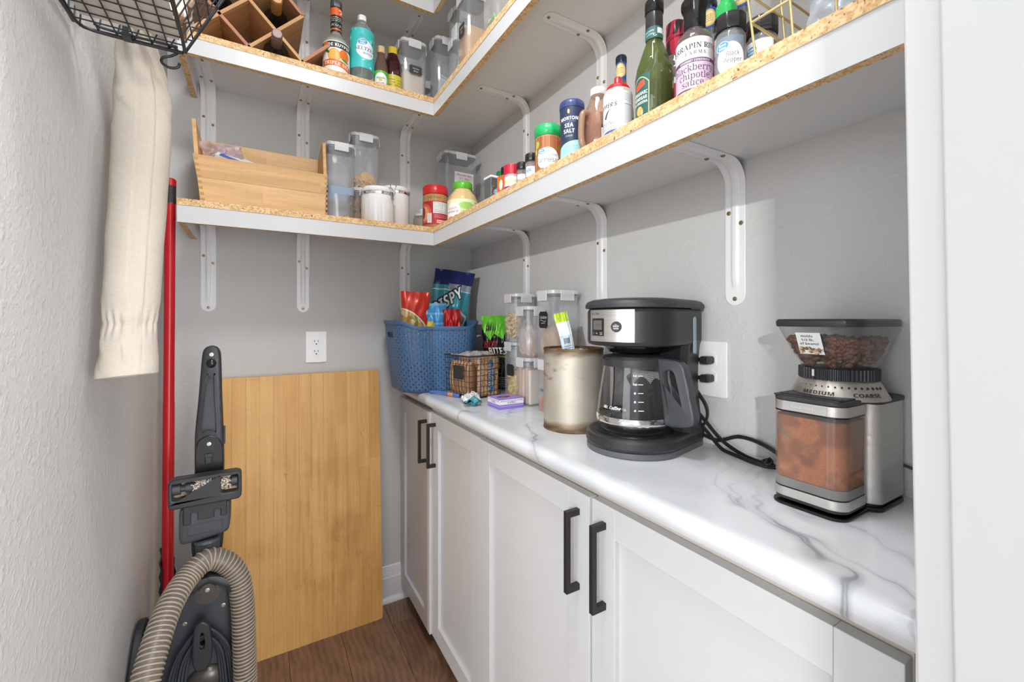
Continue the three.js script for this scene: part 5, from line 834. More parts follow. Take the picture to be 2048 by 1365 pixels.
bottle('apple_sauce_jar', 'apple sauce jar with green lid and pale green label beside the peanut butter', 'jar', { at: [0.650, -1.463], parts: [['jar', [[0.0001, 0], [0.052, 0], [0.0555, 0.006], [0.0555, 0.088], [0.048, 0.108], [0.034, 0.124], [0.033, 0.132], [0.0001, 0.132]], plain(0xd9bd84, 0.12)], ['lid', [[0.0001, 0.131], [0.0355, 0.131], [0.0362, 0.134], [0.0362, 0.153], [0.034, 0.1565], [0.0001, 0.157]], plain(0x58b02e, 0.3)]], labels: [['label', 0.056, 0.056, 0.008, 0.086, 0.1, 3.4, canvasTex(768, 512, (g, w, h) => { g.fillStyle = '#dcebbd'; g.fillRect(0, 0, w, h); oval(g, 420, 160, 120, 90, '#9ccb62'); oval(g, 380, 330, 90, 70, '#b4d882'); oval(g, 200, 250, 130, 170, '#f6efec'); txt(g, 'apple', 190, 210, 70, '#b8566a', 'serif', 'italic'); txt(g, 'sauce', 190, 290, 80, '#b8566a', 'serif', 'italic bold'); oval(g, 300, 440, 80, 70, '#c8402e'); oval(g, 180, 470, 80, 60, '#d85a3a'); oval(g, 330, 410, 40, 30, '#e8d68a'); lines(g, 560, 60, 200, 9, 44, '#4a6a3c', 10); })]] });
// white ceramic canisters with wire clamps
{
  const ceramic = phys(0xf2f2f1, 0.16), wireM = std(0xb8b8b6, 0.25, { metalness: 1 });
  const can = (label, at, R, h, a) => {
    const t = thing('ceramic_canister', label, 'canister', [at[0], S1, at[1]], faceCam(...at) + a, 'white ceramic canisters');
    part(t, 'pot', turned([[0.0001, 0], [R - 0.003, 0], [R, 0.004], [R, h - 0.036], [R - 0.001, h - 0.032], [R - 0.001, h - 0.027], [0.0001, h - 0.027]], 56), ceramic);
    part(t, 'steel_band', turned([[R - 0.001, h - 0.036], [R + 0.0012, h - 0.0355], [R + 0.0014, h - 0.030], [R + 0.0012, h - 0.0265], [R - 0.001, h - 0.026]], 56, 0), chrome);
    part(t, 'seal', turned([[R - 0.004, h - 0.0255], [R + 0.0008, h - 0.025], [R + 0.0008, h - 0.022], [R - 0.004, h - 0.0215]], 56, 0), std(0xd8d6cf, 0.5));
    part(t, 'lid', turned([[0.0001, h - 0.022], [R + 0.0012, h - 0.022], [R + 0.0022, h - 0.019], [R + 0.001, h - 0.014], [R - 0.004, h - 0.0115], [R - 0.004, h - 0.008], [R - 0.006, h - 0.006], [R - 0.03, h - 0.001], [0.0001, h]], 56), ceramic);
    part(t, 'clamp', [tube([[0.009, h - 0.018, R + 0.003], [0.011, h - 0.008, R - 0.003], [-0.011, h - 0.008, R - 0.003], [-0.009, h - 0.018, R + 0.003], [-0.007, h - 0.036, R + 0.006], [0, h - 0.07, R + 0.010], [0.007, h - 0.036, R + 0.006], [0.009, h - 0.018, R + 0.003]], 0.0011, 60, 6), box(-0.0065, 0.0065, h - 0.046, h - 0.022, R + 0.0025, R + 0.0045, 0.001)], wireM);
    part(t, 'side_hook', [tube([[-R - 0.001, h - 0.031, 0], [-R - 0.006, h - 0.028, 0], [-R - 0.007, h - 0.036, 0.003], [-R - 0.002, h - 0.038, 0.003]], 0.0012, 20, 6), box(0.008, 0.02, h - 0.0365, h - 0.0255, R - 0.004, R + 0.0022, 0.001).translate(-0.014, 0, 0.0)], wireM);
  };
  can('smaller squat white ceramic canister with wire clamp, in front', [0.376, -1.612], 0.0595, 0.137, 0.9);
  can('taller white ceramic canister with wire clamp, behind the squat one', [0.462, -1.700], 0.0575, 0.176, -0.1);
  bottle('storage_jar', 'small glass jar with round white knob behind the peanut butter', 'jar', { at: [0.585, -1.735], parts: [['jar', [[0.0001, 0], [0.034, 0], [0.036, 0.004], [0.036, 0.07], [0.03, 0.08], [0.0001, 0.08]], phys(0xe9dccb, 0.06, { transmission: 0.7, thickness: 0 })], ['lid', [[0.0001, 0.08], [0.032, 0.08], [0.032, 0.088], [0.008, 0.092], [0.006, 0.098], [0.0105, 0.106], [0.008, 0.114], [0.0001, 0.116]], ceramic]] });
}
// clear boxes on the lowest shelf
{
  storageBox('tall clear storage box with blue band, right of the wooden crate', [0.252, S1, -1.680], 0.092, 0.092, 0.287);
  { const t = scene.children[scene.children.length - 1]; part(t, 'blue_band', loft([[0.0462, 0.102], [0.0466, 0.128]].map(([k, q]) => rectRing(2 * k + 0.0004, 2 * k + 0.0004, 0.016, q)), true, false), std(0x8fa3b8, 0.5)); }
  heap('fruit_cereal', 'orange, yellow and violet cereal puffs at the bottom of the blue-banded box', 'cereal', std(0xdba86a, 0.7), disc(0.009, 0.008), 26, [0.252, S1, -1.680], 0.05, 0.05, 0.008, 0.024);
  storageBox('low clear storage box full of brown cereal behind the squat canister', [0.345, S1, -1.716], 0.1, 0.09, 0.146);
  heap('cereal_flakes', 'brown cereal flakes filling the low box behind the squat canister', 'cereal', std(0xb5804c, 0.7, { side: THREE.DoubleSide }), chipGeo, 70, [0.345, S1, -1.716], 0.06, 0.05, 0.016, 0.11, 0, true);
  storageBox('clear storage box with a few round crackers, stacked on the cereal box', [0.345, S1 + 0.1465, -1.716], 0.1, 0.09, 0.207);
  heap('crackers', 'round golden crackers at the bottom of the upper stacked box', 'crackers', std(0xd8a860, 0.65), disc(0.019, 0.006), 40, [0.345, S1 + 0.1465, -1.716], 0.05, 0.042, 0.012, 0.05);
  const p = storageBox('large clear storage box with handwritten pancake mix note in the corner', [0.742, S1, -1.738], 0.148, 0.112, 0.365);
  const nt = canvasTex(512, 384, (g, w, h) => { g.fillStyle = '#eceaea'; g.fillRect(0, 0, w, h); const f = ['Pancake Mix', '1 C  Mix', '3/4 C water', 'makes 4-6 pancakes']; f.forEach((s, i) => { g.save(); g.translate(256, 60 + i * 86); g.rotate(0.02); txt(g, s, 0, 0, i === 3 ? 50 : 66, '#7a2440', 'serif', 'italic'); g.restore(); }); });
  part(p, 'note', new THREE.PlaneGeometry(0.088, 0.07), paper(nt)).position.set(0.012, 0.245, 0.0568);
  const mixm = top('pancake_mix', prism(rrect(0.128, 0.092, 0.014), 0.004, 0.13, 0.004), std(0xe9e3d6, 0.9), 'off-white pancake mix powder in the large corner box', 'pancake mix', null, 'stuff'); mixm.position.set(0.742, S1, -1.738);
}
// ---------- middle shelf ----------
const woodA = std(0xffffff, 0.6, { map: woodTex([176, 128, 82], [214, 168, 116], [120, 78, 46], 201, 256, 512, 20) }); woodA.map.repeat.set(1 / 0.12, 1 / 0.4);
const woodB = std(0xffffff, 0.6, { map: woodTex([158, 104, 74], [196, 142, 108], [104, 62, 44], 207, 256, 512, 20) }); woodB.map.repeat.set(1 / 0.12, 1 / 0.4);
{
  const t = thing('wine_rack', 'wooden lattice wine rack at the left of the middle shelf', 'wine rack', [0, S2, -1.68], 0);
  const slat = (x0, y0, x1, y1, m) => { const L = Math.hypot(x1 - x0, y1 - y0), g = uvm(box(-0.005, 0.005, 0, L, -0.118, 0.118, 0.0006), rnd(), rnd()); g.rotateZ(-Math.atan2(x1 - x0, y1 - y0)).translate(x0, y0, 0); part(t, 'slat', g, m); };
  const B = 0.008;
  slat(-0.185, B, 0.045, B + 0.230, woodA); slat(-0.032, B, 0.122, B + 0.154, woodA); slat(0.118, B, 0.202, B + 0.084, woodB);
  slat(-0.028, B, -0.19, B + 0.162, woodB); slat(0.122, B, -0.10, B + 0.222, woodA); slat(0.122, B + 0.154, 0.04, B + 0.236, woodB);
}
const wine = (label, x, y, tip, foilC, glassC) => {
  const t = thing('wine_bottle', label, 'bottle', [x, y, tip - 0.3], 0, 'wine bottles lying in the rack');
  const o = (g) => g.rotateX(Math.PI / 2);
  part(t, 'glass_body', o(turned([[0.0001, 0.01], [0.02, 0.002], [0.034, 0], [0.0365, 0.004], [0.0365, 0.185], [0.033, 0.203], [0.0185, 0.225], [0.0142, 0.24], [0.0138, 0.29], [0.0001, 0.29]], 40)), phys(glassC, 0.05));
  part(t, 'capsule', o(turned([[0.0139, 0.225], [0.0152, 0.228], [0.0147, 0.28], [0.0155, 0.283], [0.0155, 0.297], [0.0135, 0.3], [0.009, 0.3], [0.008, 0.2992], [0.0001, 0.2992]], 32, 0.001)), std(foilC, 0.4, { metalness: 0.15 }));
  part(t, 'label', o(new THREE.CylinderGeometry(0.0369, 0.0369, 0.09, 32, 1, true, 0, 3.4).translate(0, 0.1, 0)), plain(0xd9d2c2));
};
wine('dark wine bottle with pinkish brown capsule lying lowest in the wine rack', 0.045, S2 + 0.0366, -1.492, 0x7d625c, 0x1c2418);
wine('black wine bottle with golden brown capsule in the right cell of the rack', 0.045, S2 + 0.147, -1.497, 0xa87a48, 0x0c0f0e);
wine('dark blue-black wine bottle in the upper left cell of the rack', -0.108, S2 + 0.147, -1.512, 0x2a2e3a, 0x0d1016);
{ // orange liqueur
  const tx = canvasTex(768, 640, (g, w, h) => { g.fillStyle = '#eceae4'; g.fillRect(0, 0, w, h); g.fillStyle = '#262a2e'; g.fillRect(0, 20, w, 130); g.fillStyle = '#d8742a'; g.fillRect(70, 24, 130, 120); txt(g, 'DE KUYPER', 440, 88, 92, '#f4f2ee'); oval(g, 330, 300, 130, 130, '#e8963a'); oval(g, 330, 300, 110, 110, '#f3b85a'); for (let i = 0; i < 8; i++) { g.save(); g.translate(330, 300); g.rotate(i * Math.PI / 4); g.fillStyle = '#e8963a'; g.fillRect(-3, 0, 6, 108); g.restore(); } oval(g, 540, 270, 110, 120, '#e67a24'); oval(g, 190, 230, 60, 30, '#3f7a3a', 0.6); oval(g, 560, 380, 80, 26, '#4f8a3a', 0.2); g.fillStyle = '#dd6c24'; g.beginPath(); g.moveTo(60, 410); g.quadraticCurveTo(380, 360, 710, 470); g.lineTo(710, 600); g.quadraticCurveTo(380, 500, 60, 540); g.fill(); g.save(); g.translate(390, 478); g.rotate(0.07); txt(g, 'TRIPLE SEC', 0, 0, 96, '#fbf3e6', 'serif'); g.restore(); oval(g, 300, 600, 180, 50, '#f2f0ec', 0.1); });
  const nk = canvasTex(256, 384, (g, w, h) => { g.fillStyle = '#222426'; g.fillRect(0, 0, w, h); g.fillStyle = '#e8642a'; g.fillRect(0, 20, w, 110); txt(g, '72', 190, 72, 80, '#f2ede4'); lines(g, 60, 160, 140, 3, 26, '#cfcac0', 8); txt(g, 'De Kuyper', 128, 280, 46, '#e0d8c8', 'serif', 'italic'); g.fillStyle = '#e8642a'; g.fillRect(0, 330, w, 24); });
  bottle('liqueur_bottle', 'clear orange liqueur bottle with orange and black labels on the middle shelf', 'bottle', { at: [0.230, -1.602], y: S2, parts: [['body', [[0.0001, 0], [0.041, 0], [0.044, 0.006], [0.044, 0.112], [0.038, 0.128], [0.022, 0.143], [0.0185, 0.152], [0.0178, 0.25], [0.0001, 0.25]], phys(0xe4e6d8, 0.03, { transmission: 0.7, thickness: 0 })], ['liqueur', [[0.0001, 0.003], [0.04, 0.003], [0.0425, 0.01], [0.0425, 0.11], [0.036, 0.124], [0.0001, 0.128]], phys(0xdfe0cf, 0.1, { transmission: 0.35, thickness: 0 })], ['cap', capProf(0.0195, 0.246, 0.27), std(0x4a4d50, 0.35)]], labels: [['label', 0.0446, 0.0446, 0.008, 0.112, 0.05, 2.9, tx], ['neck_label', 0.0189, 0.0194, 0.158, 0.246, 0, 6.2, nk]] });
}
bottle('seltzer_bottle', 'clear seltzer water bottle with turquoise bubble label and white cap', 'bottle', { at: [0.318, -1.607], y: S2, parts: [['body', [[0.0001, 0.004], [0.03, 0.0], [0.039, 0.004], [0.0425, 0.014], [0.0425, 0.18], [0.038, 0.2], [0.022, 0.222], [0.0135, 0.23], [0.0135, 0.24], [0.0001, 0.24]], phys(0xeaf2f2, 0.03, { transmission: 0.85, thickness: 0 })], ['cap', [[0.0001, 0.236], [0.0158, 0.236], [0.0162, 0.239], [0.0158, 0.254], [0.014, 0.256], [0.0001, 0.256]], whitePlastic]], labels: [['label', 0.043, 0.043, 0.05, 0.19, 0, 6.28, canvasTex(1024, 512, (g, w, h) => { g.fillStyle = '#3fc3bf'; g.fillRect(0, 0, w, h); for (let i = 0; i < 60; i++) oval(g, rnd() * w, rnd() * h, 6 + rnd() * 26, 6 + rnd() * 26, ['#2fa5a4', '#7fdcd8', '#a8ebe8', '#1f9490'][i % 4]); oval(g, 560, 270, 130, 120, '#eef4f8', 0.3); g.save(); g.translate(0, 0); logo(g, 520, 180, 1.0); g.restore(); txt(g, 'SELTZER', 560, 262, 62, '#3a5f8a', 'serif'); txt(g, 'WATER', 590, 322, 36, '#3a5f8a', 'serif'); g.fillStyle = '#3f68b8'; g.fillRect(250, 20, 46, 150); })]] });
bottle('syrup_bottle', 'small dark bottle with tan cap and green apple label', 'bottle', { at: [0.384, -1.600], y: S2, parts: [['body', [[0.0001, 0], [0.0245, 0], [0.026, 0.004], [0.026, 0.07], [0.021, 0.1], [0.0125, 0.132], [0.0125, 0.142], [0.0001, 0.142]], phys(0x8a6a5c, 0.04, { transmission: 0.5, thickness: 0 })], ['cap', capProf(0.0142, 0.138, 0.162), plain(0xd2b184, 0.5)]], labels: [['label', 0.0265, 0.0265, 0.008, 0.064, 0, 3.2, canvasTex(512, 384, (g, w, h) => { g.fillStyle = '#58b83c'; g.fillRect(0, 0, w, h); oval(g, 250, 220, 150, 170, '#f2f4f0'); txt(g, 'Apple', 250, 180, 70, '#2f7a34'); oval(g, 250, 240, 40, 34, '#e0b83a'); txt(g, 'CIDER', 250, 312, 50, '#3a4a7a'); lines(g, 420, 120, 80, 9, 24, '#e0ead8', 8); })]] });
bottle('juice_bottle', 'dark red juice bottle with yellow cap and yellow label', 'bottle', { at: [0.440, -1.652], y: S2, parts: [['body', [[0.0001, 0], [0.036, 0], [0.0385, 0.005], [0.0385, 0.11], [0.034, 0.14], [0.02, 0.17], [0.0175, 0.18], [0.0001, 0.18]], plain(0x3c1418, 0.08)], ['cap', capProf(0.0192, 0.178, 0.203), plain(0xd6b92e, 0.4)]], labels: [['label', 0.039, 0.039, 0.012, 0.085, 0, 6.28, canvasTex(128, 128, (g, w, h) => { g.fillStyle = '#d6c83a'; g.fillRect(0, 0, w, h); lines(g, 20, 30, 90, 5, 18, '#8a7a20', 5); })]] });
{
  const t = storageBox('clear storage box half full of rice with a black chalk tag, facing forwards', [0.508, S2, -1.640], 0.098, 0.096, 0.227);
  part(t, 'tag_plate', plaque(0.053, 0.036), paper(chalkTex('White', 'Rice'))).position.set(0.004, 0.113, 0.0486);
  const riceTex = dataTex(256, 256, (u, v) => mix3([206, 192, 178], [236, 226, 216], noise(u * 90, v * 200, 400, 3) * 0.6 + noise(u * 220, v * 80, 400, 5) * 0.4), true, [1 / 0.05, 1 / 0.05]);
  const rice = (name, label, pos, w, h, c) => { const m = top(name, uvm(prism(rrect(w, w, 0.012), 0.004, h, 0.004)), std(c, 0.85, { map: riceTex, bumpMap: riceTex, bumpScale: 0.001 }), label, name, null, 'stuff'); m.position.set(...pos); };
  rice('rice', 'white rice half filling the box with the chalk tag', [0.508, S2, -1.640], 0.084, 0.108, 0xf0e9e2);
  const c1 = storageBox('tall clear storage box of papers and packets at the inner corner', [0.642, S2, -1.636], 0.092, 0.088, 0.279);
  for (let i = 0; i < 5; i++) { const m = top('paper_packet', box(-0.026, 0.026, 0, 0.16 - 0.012 * i, -0.002, 0.002, 0.0008), plain([0xd8dde4, 0xe8d2c0, 0x6f9cc0, 0xe6e4e0, 0xb5c4d2][i]), ['pale grey', 'cream', 'blue', 'white', 'grey-blue'][i] + ' upright paper packet in the tall corner storage box', 'packet', 'paper packets'); m.position.set(0.642, S2 + 0.004, -1.662 + i * 0.012); m.rotation.set(0.04, 0.3, 0.04 * (i - 2)); }
  storageBox('small clear storage box half hidden behind the rice box', [0.60, S2, -1.772], 0.078, 0.078, 0.165);
  storageBox('short clear storage box, lower of the two stacked beside the brown rice', [0.664, S2, -1.508], 0.08, 0.078, 0.214);
  storageBox('shortest clear storage box of white powder stacked on another beside the brown rice', [0.664, S2 + 0.2145, -1.508], 0.08, 0.078, 0.113);
  const pw = top('flour', prism(rrect(0.064, 0.062, 0.012), 0.003, 0.06, 0.004), plain(0xf3f0ea, 0.9), 'white powder in the shortest stacked storage box', 'flour', null, 'stuff'); pw.position.set(0.664, S2 + 0.2145, -1.508);
  const c3 = storageBox('tall clear storage box of brown rice with a black tag', [0.641, S2, -1.354], 0.092, 0.094, 0.277);
  const tg = part(c3, 'tag_plate', plaque(0.046, 0.046), paper(chalkTex('Brown', 'Rice'))); tg.rotation.y = -Math.PI / 2; tg.position.set(-0.0467, 0.15, 0.008);
  rice('brown_rice', 'brown rice more than half filling the tall box with a black tag', [0.641, S2, -1.354], 0.078, 0.16, 0xdcb482);
  storageBox('tall clear storage box of coloured cereal rings nearest the doorway', [0.641, S2, -1.150], 0.092, 0.092, 0.277);
  const loops = [0x6fae3a, 0x3f7a86, 0xc9803c, 0xd8a8a0, 0xd0b070];
  loops.forEach((c, i) => heap('cereal_rings', ['green', 'teal', 'orange', 'pink', 'tan'][i] + ' cereal rings in the tall box nearest the doorway', 'cereal', std(c, 0.75), () => new THREE.TorusGeometry(0.0072, 0.0034, 7, 14), 20, [0.641, S2, -1.150], 0.066, 0.066, 0.01, 0.075));
}
// ---------- wooden crate ----------
{
  const cm = [[208, 168, 116], [200, 158, 106]].map((q, i) => { const m = std(0xffffff, 0.55, { map: woodTex(q.map((x) => x * 0.9), q.map((x) => Math.min(255, x * 1.1)), [150, 108, 66], 221 + i, 256, 1024, 9, 0.12) }); m.map.repeat.set(1 / 0.1, 1 / 0.5); return m; });
  const t = thing('wooden_crate', 'pale wooden crate with low front and tall ends, left on the lowest shelf', 'crate', [0.013, S1, -1.68], 0);
  const X0 = -0.187, X1 = 0.186, F = 0.1, th = 0.0105;
  const trap = (y0, y1, z0, z1, lx0, lx1) => { const s = new THREE.Shape([new THREE.Vector2(X0 + lx0, y0), new THREE.Vector2(X1 - lx0 * 0.4, y0), new THREE.Vector2(X1 - lx1 * 0.4, y1), new THREE.Vector2(X0 + lx1, y1)]); return uvm(extrude(s, z1 - z0, 0.0006).translate(0, 0, z0), rnd(), rnd(), true); };
  part(t, 'front_board', trap(0, 0.078, F - th, F, 0.022, 0.011), cm[0]); part(t, 'front_board', trap(0.0783, 0.146, F - th, F, 0.011, 0), cm[1]);
  part(t, 'back_board', trap(0, 0.128, -F, -F + th, 0.022, 0.008), cm[1]); part(t, 'back_board', trap(0.1283, 0.256, -F, -F + th, 0.008, 0), cm[0]);
  const end = () => { const s = new THREE.Shape([[-F + 0.0005, 0.001], [F - 0.0005, 0.001], [F - 0.0005, 0.147], [F - 0.062, 0.276], [F - 0.074, 0.28], [-F + 0.0005, 0.262]].map((p) => new THREE.Vector2(...p))); return uvm(extrude(s, th, 0.0006).rotateY(-Math.PI / 2), rnd(), rnd(), true); };
  const e1 = part(t, 'end_board', end(), cm[0]); e1.position.set(X0 + 0.030, 0, 0); e1.rotation.z = 0.105;
  const e2 = part(t, 'end_board', end(), cm[1]); e2.position.set(X1 - 0.0068, 0, 0); e2.rotation.z = -0.03;
  part(t, 'bottom_board', uvm(box(X0 + 0.03, X1 - 0.018, 0.001, 0.009, -F + th, F - th)), cm[0]);
  for (let i = 0; i < 8; i++) for (const s of [0, 1]) { const y = 0.008 + i * 0.0172; part(t, 'finger_joint', box(s ? X1 - 0.0085 : X0 + 0.001 + 0.021 * (1 - y / 0.146), s ? X1 - 0.0004 : X0 + 0.0105 + 0.021 * (1 - y / 0.146), y, y + 0.0086, F - 0.002, F + 0.0003), std(0xb98d56, 0.7)); }
  const card = thing('card_box', 'flat white box with blue stripe sticking out of the wooden crate', 'box', [0.0, S1 + 0.105, -1.675], 0);
  const cb = part(card, 'card_body', box(-0.075, 0.075, -0.006, 0.006, -0.045, 0.045, 0.001), plain(0xe4e6ea)); const bs = part(card, 'blue_stripe', box(-0.065, 0.035, 0.0055, 0.0068, 0.014, 0.0455, 0.0004), plain(0x3f62b8));
  card.rotation.set(0.5, -0.12, -0.26); card.position.set(-0.045, S1 + 0.165, -1.665);
  const pb = top('plastic_bag', pillow(0.12, 0.15, 0.05, 88, 0.022), phys(0xe6d6d6, 0.2, { transmission: 0.6, thickness: 0 }), 'crumpled pinkish plastic bag in the left of the wooden crate', 'bag'); pb.position.set(-0.088, S1 + 0.072, -1.668); pb.rotation.set(-0.1, 0.3, 0.15);
}
// ---------- gold wire basket ----------
{
  const gold = std(0xd8c68e, 0.35, { metalness: 0.6 }), t = thing('wire_basket', 'pale gold wire basket on the lowest shelf beside the door lining', 'basket', [0.668, S1, -0.238], 0);
  const w = 0.083, d = 0.095, h = 0.13, fl = 1.12, r = 0.0017;
  const P = (sx, sz, q) => [sx * w * (1 + (fl - 1) * q), 0.004 + q * h, sz * d * (1 + (fl - 1) * q)];
  const seg = (a, b) => part(t, 'wire', rod(a, b, r, 7), gold);
  for (const q of [0, 0.4, 0.72, 1]) { seg(P(-1, -1, q), P(1, -1, q)); seg(P(1, -1, q), P(1, 1, q)); seg(P(1, 1, q), P(-1, 1, q)); seg(P(-1, 1, q), P(-1, -1, q)); }
  for (let i = 0; i < 5; i++) { const f = -1 + i / 2; seg(P(-1, f, 0), P(-1, f, 1)); seg(P(1, f, 0), P(1, f, 1)); if (i % 2 === 0 && i > 0 && i < 4) { seg(P(f, -1, 0), P(f, -1, 1)); seg(P(f, 1, 0), P(f, 1, 1)); } seg(P(-1, f, 0), P(1, f, 0)); }
  for (let i = 0; i < 3; i++) { const m = top('plastic_bag', pillow(0.10, 0.12, 0.03, 95 + i, 0.01), phys([0xe3eaf2, 0xd4e2f0, 0xe9e6ee][i], 0.22, { transmission: 0.55, thickness: 0 }), ['clear', 'bluish', 'whitish'][i] + ' crumpled plastic bag inside the gold wire basket', 'bag', 'plastic bags in the gold basket'); m.position.set(0.625 + i * 0.042, S1 + 0.008, -0.24); m.rotation.set(0.02, -1.5, 0); }
}
// ---------- leaning butcher-block board ----------
{
  const t = thing('cutting_board', 'large honey-coloured butcher block board leaning on the back wall', 'cutting board', [0.148, 0, -1.745], 0);
  t.rotation.x = -0.0672;
  const W = 0.556, H = 0.998, N = 13, sw = W / N;
  const tex = dataTex(1024, 2048, (u, v) => {
    const k = Math.floor(u * N), s = 300 + k * 7, q = u + 0.006 * (fbm(u, v * 2, 4, 2, s) - 0.5);
    const seg = Math.floor(v * 2.3 + noise(k * 3.7 + 0.5, 1, 40, 5) * 3), tone = noise(k * 2.3 + 0.5, seg * 3.1 + 0.5, 60, 9);
    const g = noise(q * 120, v * 4, 120, s % 17), f = noise(q * 380, v * 14, 400, 3), p = noise(u * 420, v * 60, 420, 7);
    let c = mix3([216, 158, 84], [240, 194, 124], 0.62 * tone + 0.32 * g + 0.22 * f);
    const patch = sm(0.34, 0.74, 0.75 * fbm(u, v * 1.6, 5, 5, 331) + 0.25 * noise(q * 60, v * 6, 120, 31)), mid = Math.exp(-(((u - 0.62) / 0.36) ** 2) - ((v - 0.34) / 0.26) ** 2), mid2 = Math.exp(-(((u - 0.4) / 0.3) ** 2) - ((v - 0.62) / 0.2) ** 2);
    c = mix3(c, [184, 126, 62], Math.min(0.55, patch * (0.2 + 0.42 * mid + 0.25 * mid2)));
    c = mix3(c, [122, 78, 36], sm(0.70, 0.95, f * 0.55 + p * 0.45) * (0.18 + 0.8 * mid * patch));
    const sc = Math.abs(noise(u * 6 + v * 9, v * 3, 40, 12) - 0.5); c = mix3(c, [110, 72, 40], sm(0.004, 0, sc) * 0.28 * sm(0.5, 0.7, noise(u * 9, v * 9, 30, 4)));
    return mix3(c, [70, 46, 28], sm(0.965, 0.985, noise(u * 210, v * 400, 420, 21)) * sm(0.6, 0.8, noise(u * 11, v * 19, 40, 8)) * 0.7);
  });
  const m = std(0xffffff, 0.42, { map: tex });
  for (let i = 0; i < N; i++) {
    const x0 = -W / 2 + i * sw, e0 = i === 0, e1 = i === N - 1;
    const s = new THREE.Shape(), r = 0.011, a = x0 + 0.0001, b = x0 + sw - 0.0001;
    s.moveTo(a + (e0 ? r : 0), 0); s.lineTo(b - (e1 ? r : 0), 0); if (e1) s.quadraticCurveTo(b, 0, b, r); s.lineTo(b, H - (e1 ? r : 0)); if (e1) s.quadraticCurveTo(b, H, b - r, H); s.lineTo(a + (e0 ? r : 0), H); if (e0) s.quadraticCurveTo(a, H, a, H - r); s.lineTo(a, e0 ? r : 0); if (e0) s.quadraticCurveTo(a, 0, a + r, 0);
    const g = clean(extrude(s, 0.034, e0 || e1 ? 0.0005 : 0.0003, 1, 5).translate(0, 0, -0.034)), p = g.attributes.position, uv = g.attributes.uv;
    for (let q = 0; q < p.count; q++) uv.setXY(q, (p.getX(q) + W / 2) / W, p.getY(q) / H);
    part(t, 'stave', g, m);
  }
}
// ---------- red broom and black dustpan ----------
{
  const red = std(0xb5101c, 0.28), dk = std(0x25282a, 0.6);
  const A = V(-0.233, 0.03, -1.572), B = V(-0.232, 1.628, -1.622), at = (y) => A.clone().lerp(B, (y - A.y) / (B.y - A.y)), ar = (y) => at(y).toArray();
  const t = thing('broom', 'red-handled broom standing in the left corner beside the shelf ends', 'broom', [0, 0, 0], 0);
  part(t, 'handle', [rod(ar(0.1), ar(0.96), 0.0142, 24), rod(ar(0.9595), ar(1.555), 0.0135, 24)], red);
  const gr = []; for (let i = 0; i < 7; i++) { const y = 1.553 + i * 0.0075; gr.push(rod(ar(y), ar(y + 0.0062), 0.0143, 18)); } gr.push(rod(ar(1.55), ar(1.605), 0.0136, 18));
  part(t, 'grip', gr, dk); part(t, 'end_cap', [rod(ar(1.604), ar(1.622), 0.0145, 20), move(new THREE.SphereGeometry(0.0145, 20, 10).scale(1, 0.5, 1), ...ar(1.622))], red);
  part(t, 'broom_head', [box(-0.262, -0.20, 0.085, 0.115, -1.68, -1.46, 0.008)], dk);
  const br = []; for (let i = 0; i < 150; i++) { const z = -1.675 + rnd() * 0.21, x = -0.255 + rnd() * 0.05; br.push(rod([x, 0.09, z], [x + rr(-0.006, 0.006), 0.004, z + rr(-0.02, 0.02)], 0.0009, 4)); }
  part(t, 'bristles', br, std(0x3b3b3b, 0.8)).userData.kind = 'stuff';
  const d = thing('dustpan', 'black dustpan clipped to the red broom handle behind the vacuum hose', 'dustpan', [0, 0, 0], 0);
  const clip = []; for (let k = 0; k <= 12; k++) { const y = 0.30 + k / 12 * 0.235, R = [], c = at(y), flare = 0.0185 + 0.0022 * Math.cos(k * 3.14), cut = sm(0.47, 0.535, y) * 1.3; for (let i = 0; i <= 14; i++) { const a = 2.2 + cut * 0.9 + (i / 14) * (3.6 - cut * 1.6); R.push([c.x + flare * Math.cos(a), y, c.z + flare * Math.sin(a)]); } for (let i = 14; i >= 0; i--) { const a = 2.2 + cut * 0.9 + (i / 14) * (3.6 - cut * 1.6); R.push([c.x + (flare - 0.0025) * Math.cos(a), y, c.z + (flare - 0.0025) * Math.sin(a)]); } clip.push(R); }
  part(d, 'grip', toCreasedNormals(loft(clip), 0.6), dk);
  const s = new THREE.Shape(); s.moveTo(1.47, 0.002); s.lineTo(1.47, 0.36); s.bezierCurveTo(1.455, 0.45, 1.40, 0.455, 1.36, 0.42); s.bezierCurveTo(1.29, 0.36, 1.235, 0.24, 1.20, 0.12); s.lineTo(1.19, 0.002);
  part(d, 'pan', extrude(s, 0.018, 0.004, 2, 12).rotateY(Math.PI / 2).translate(-0.268, 0, 0), std(0x2a2c2e, 0.45));
}
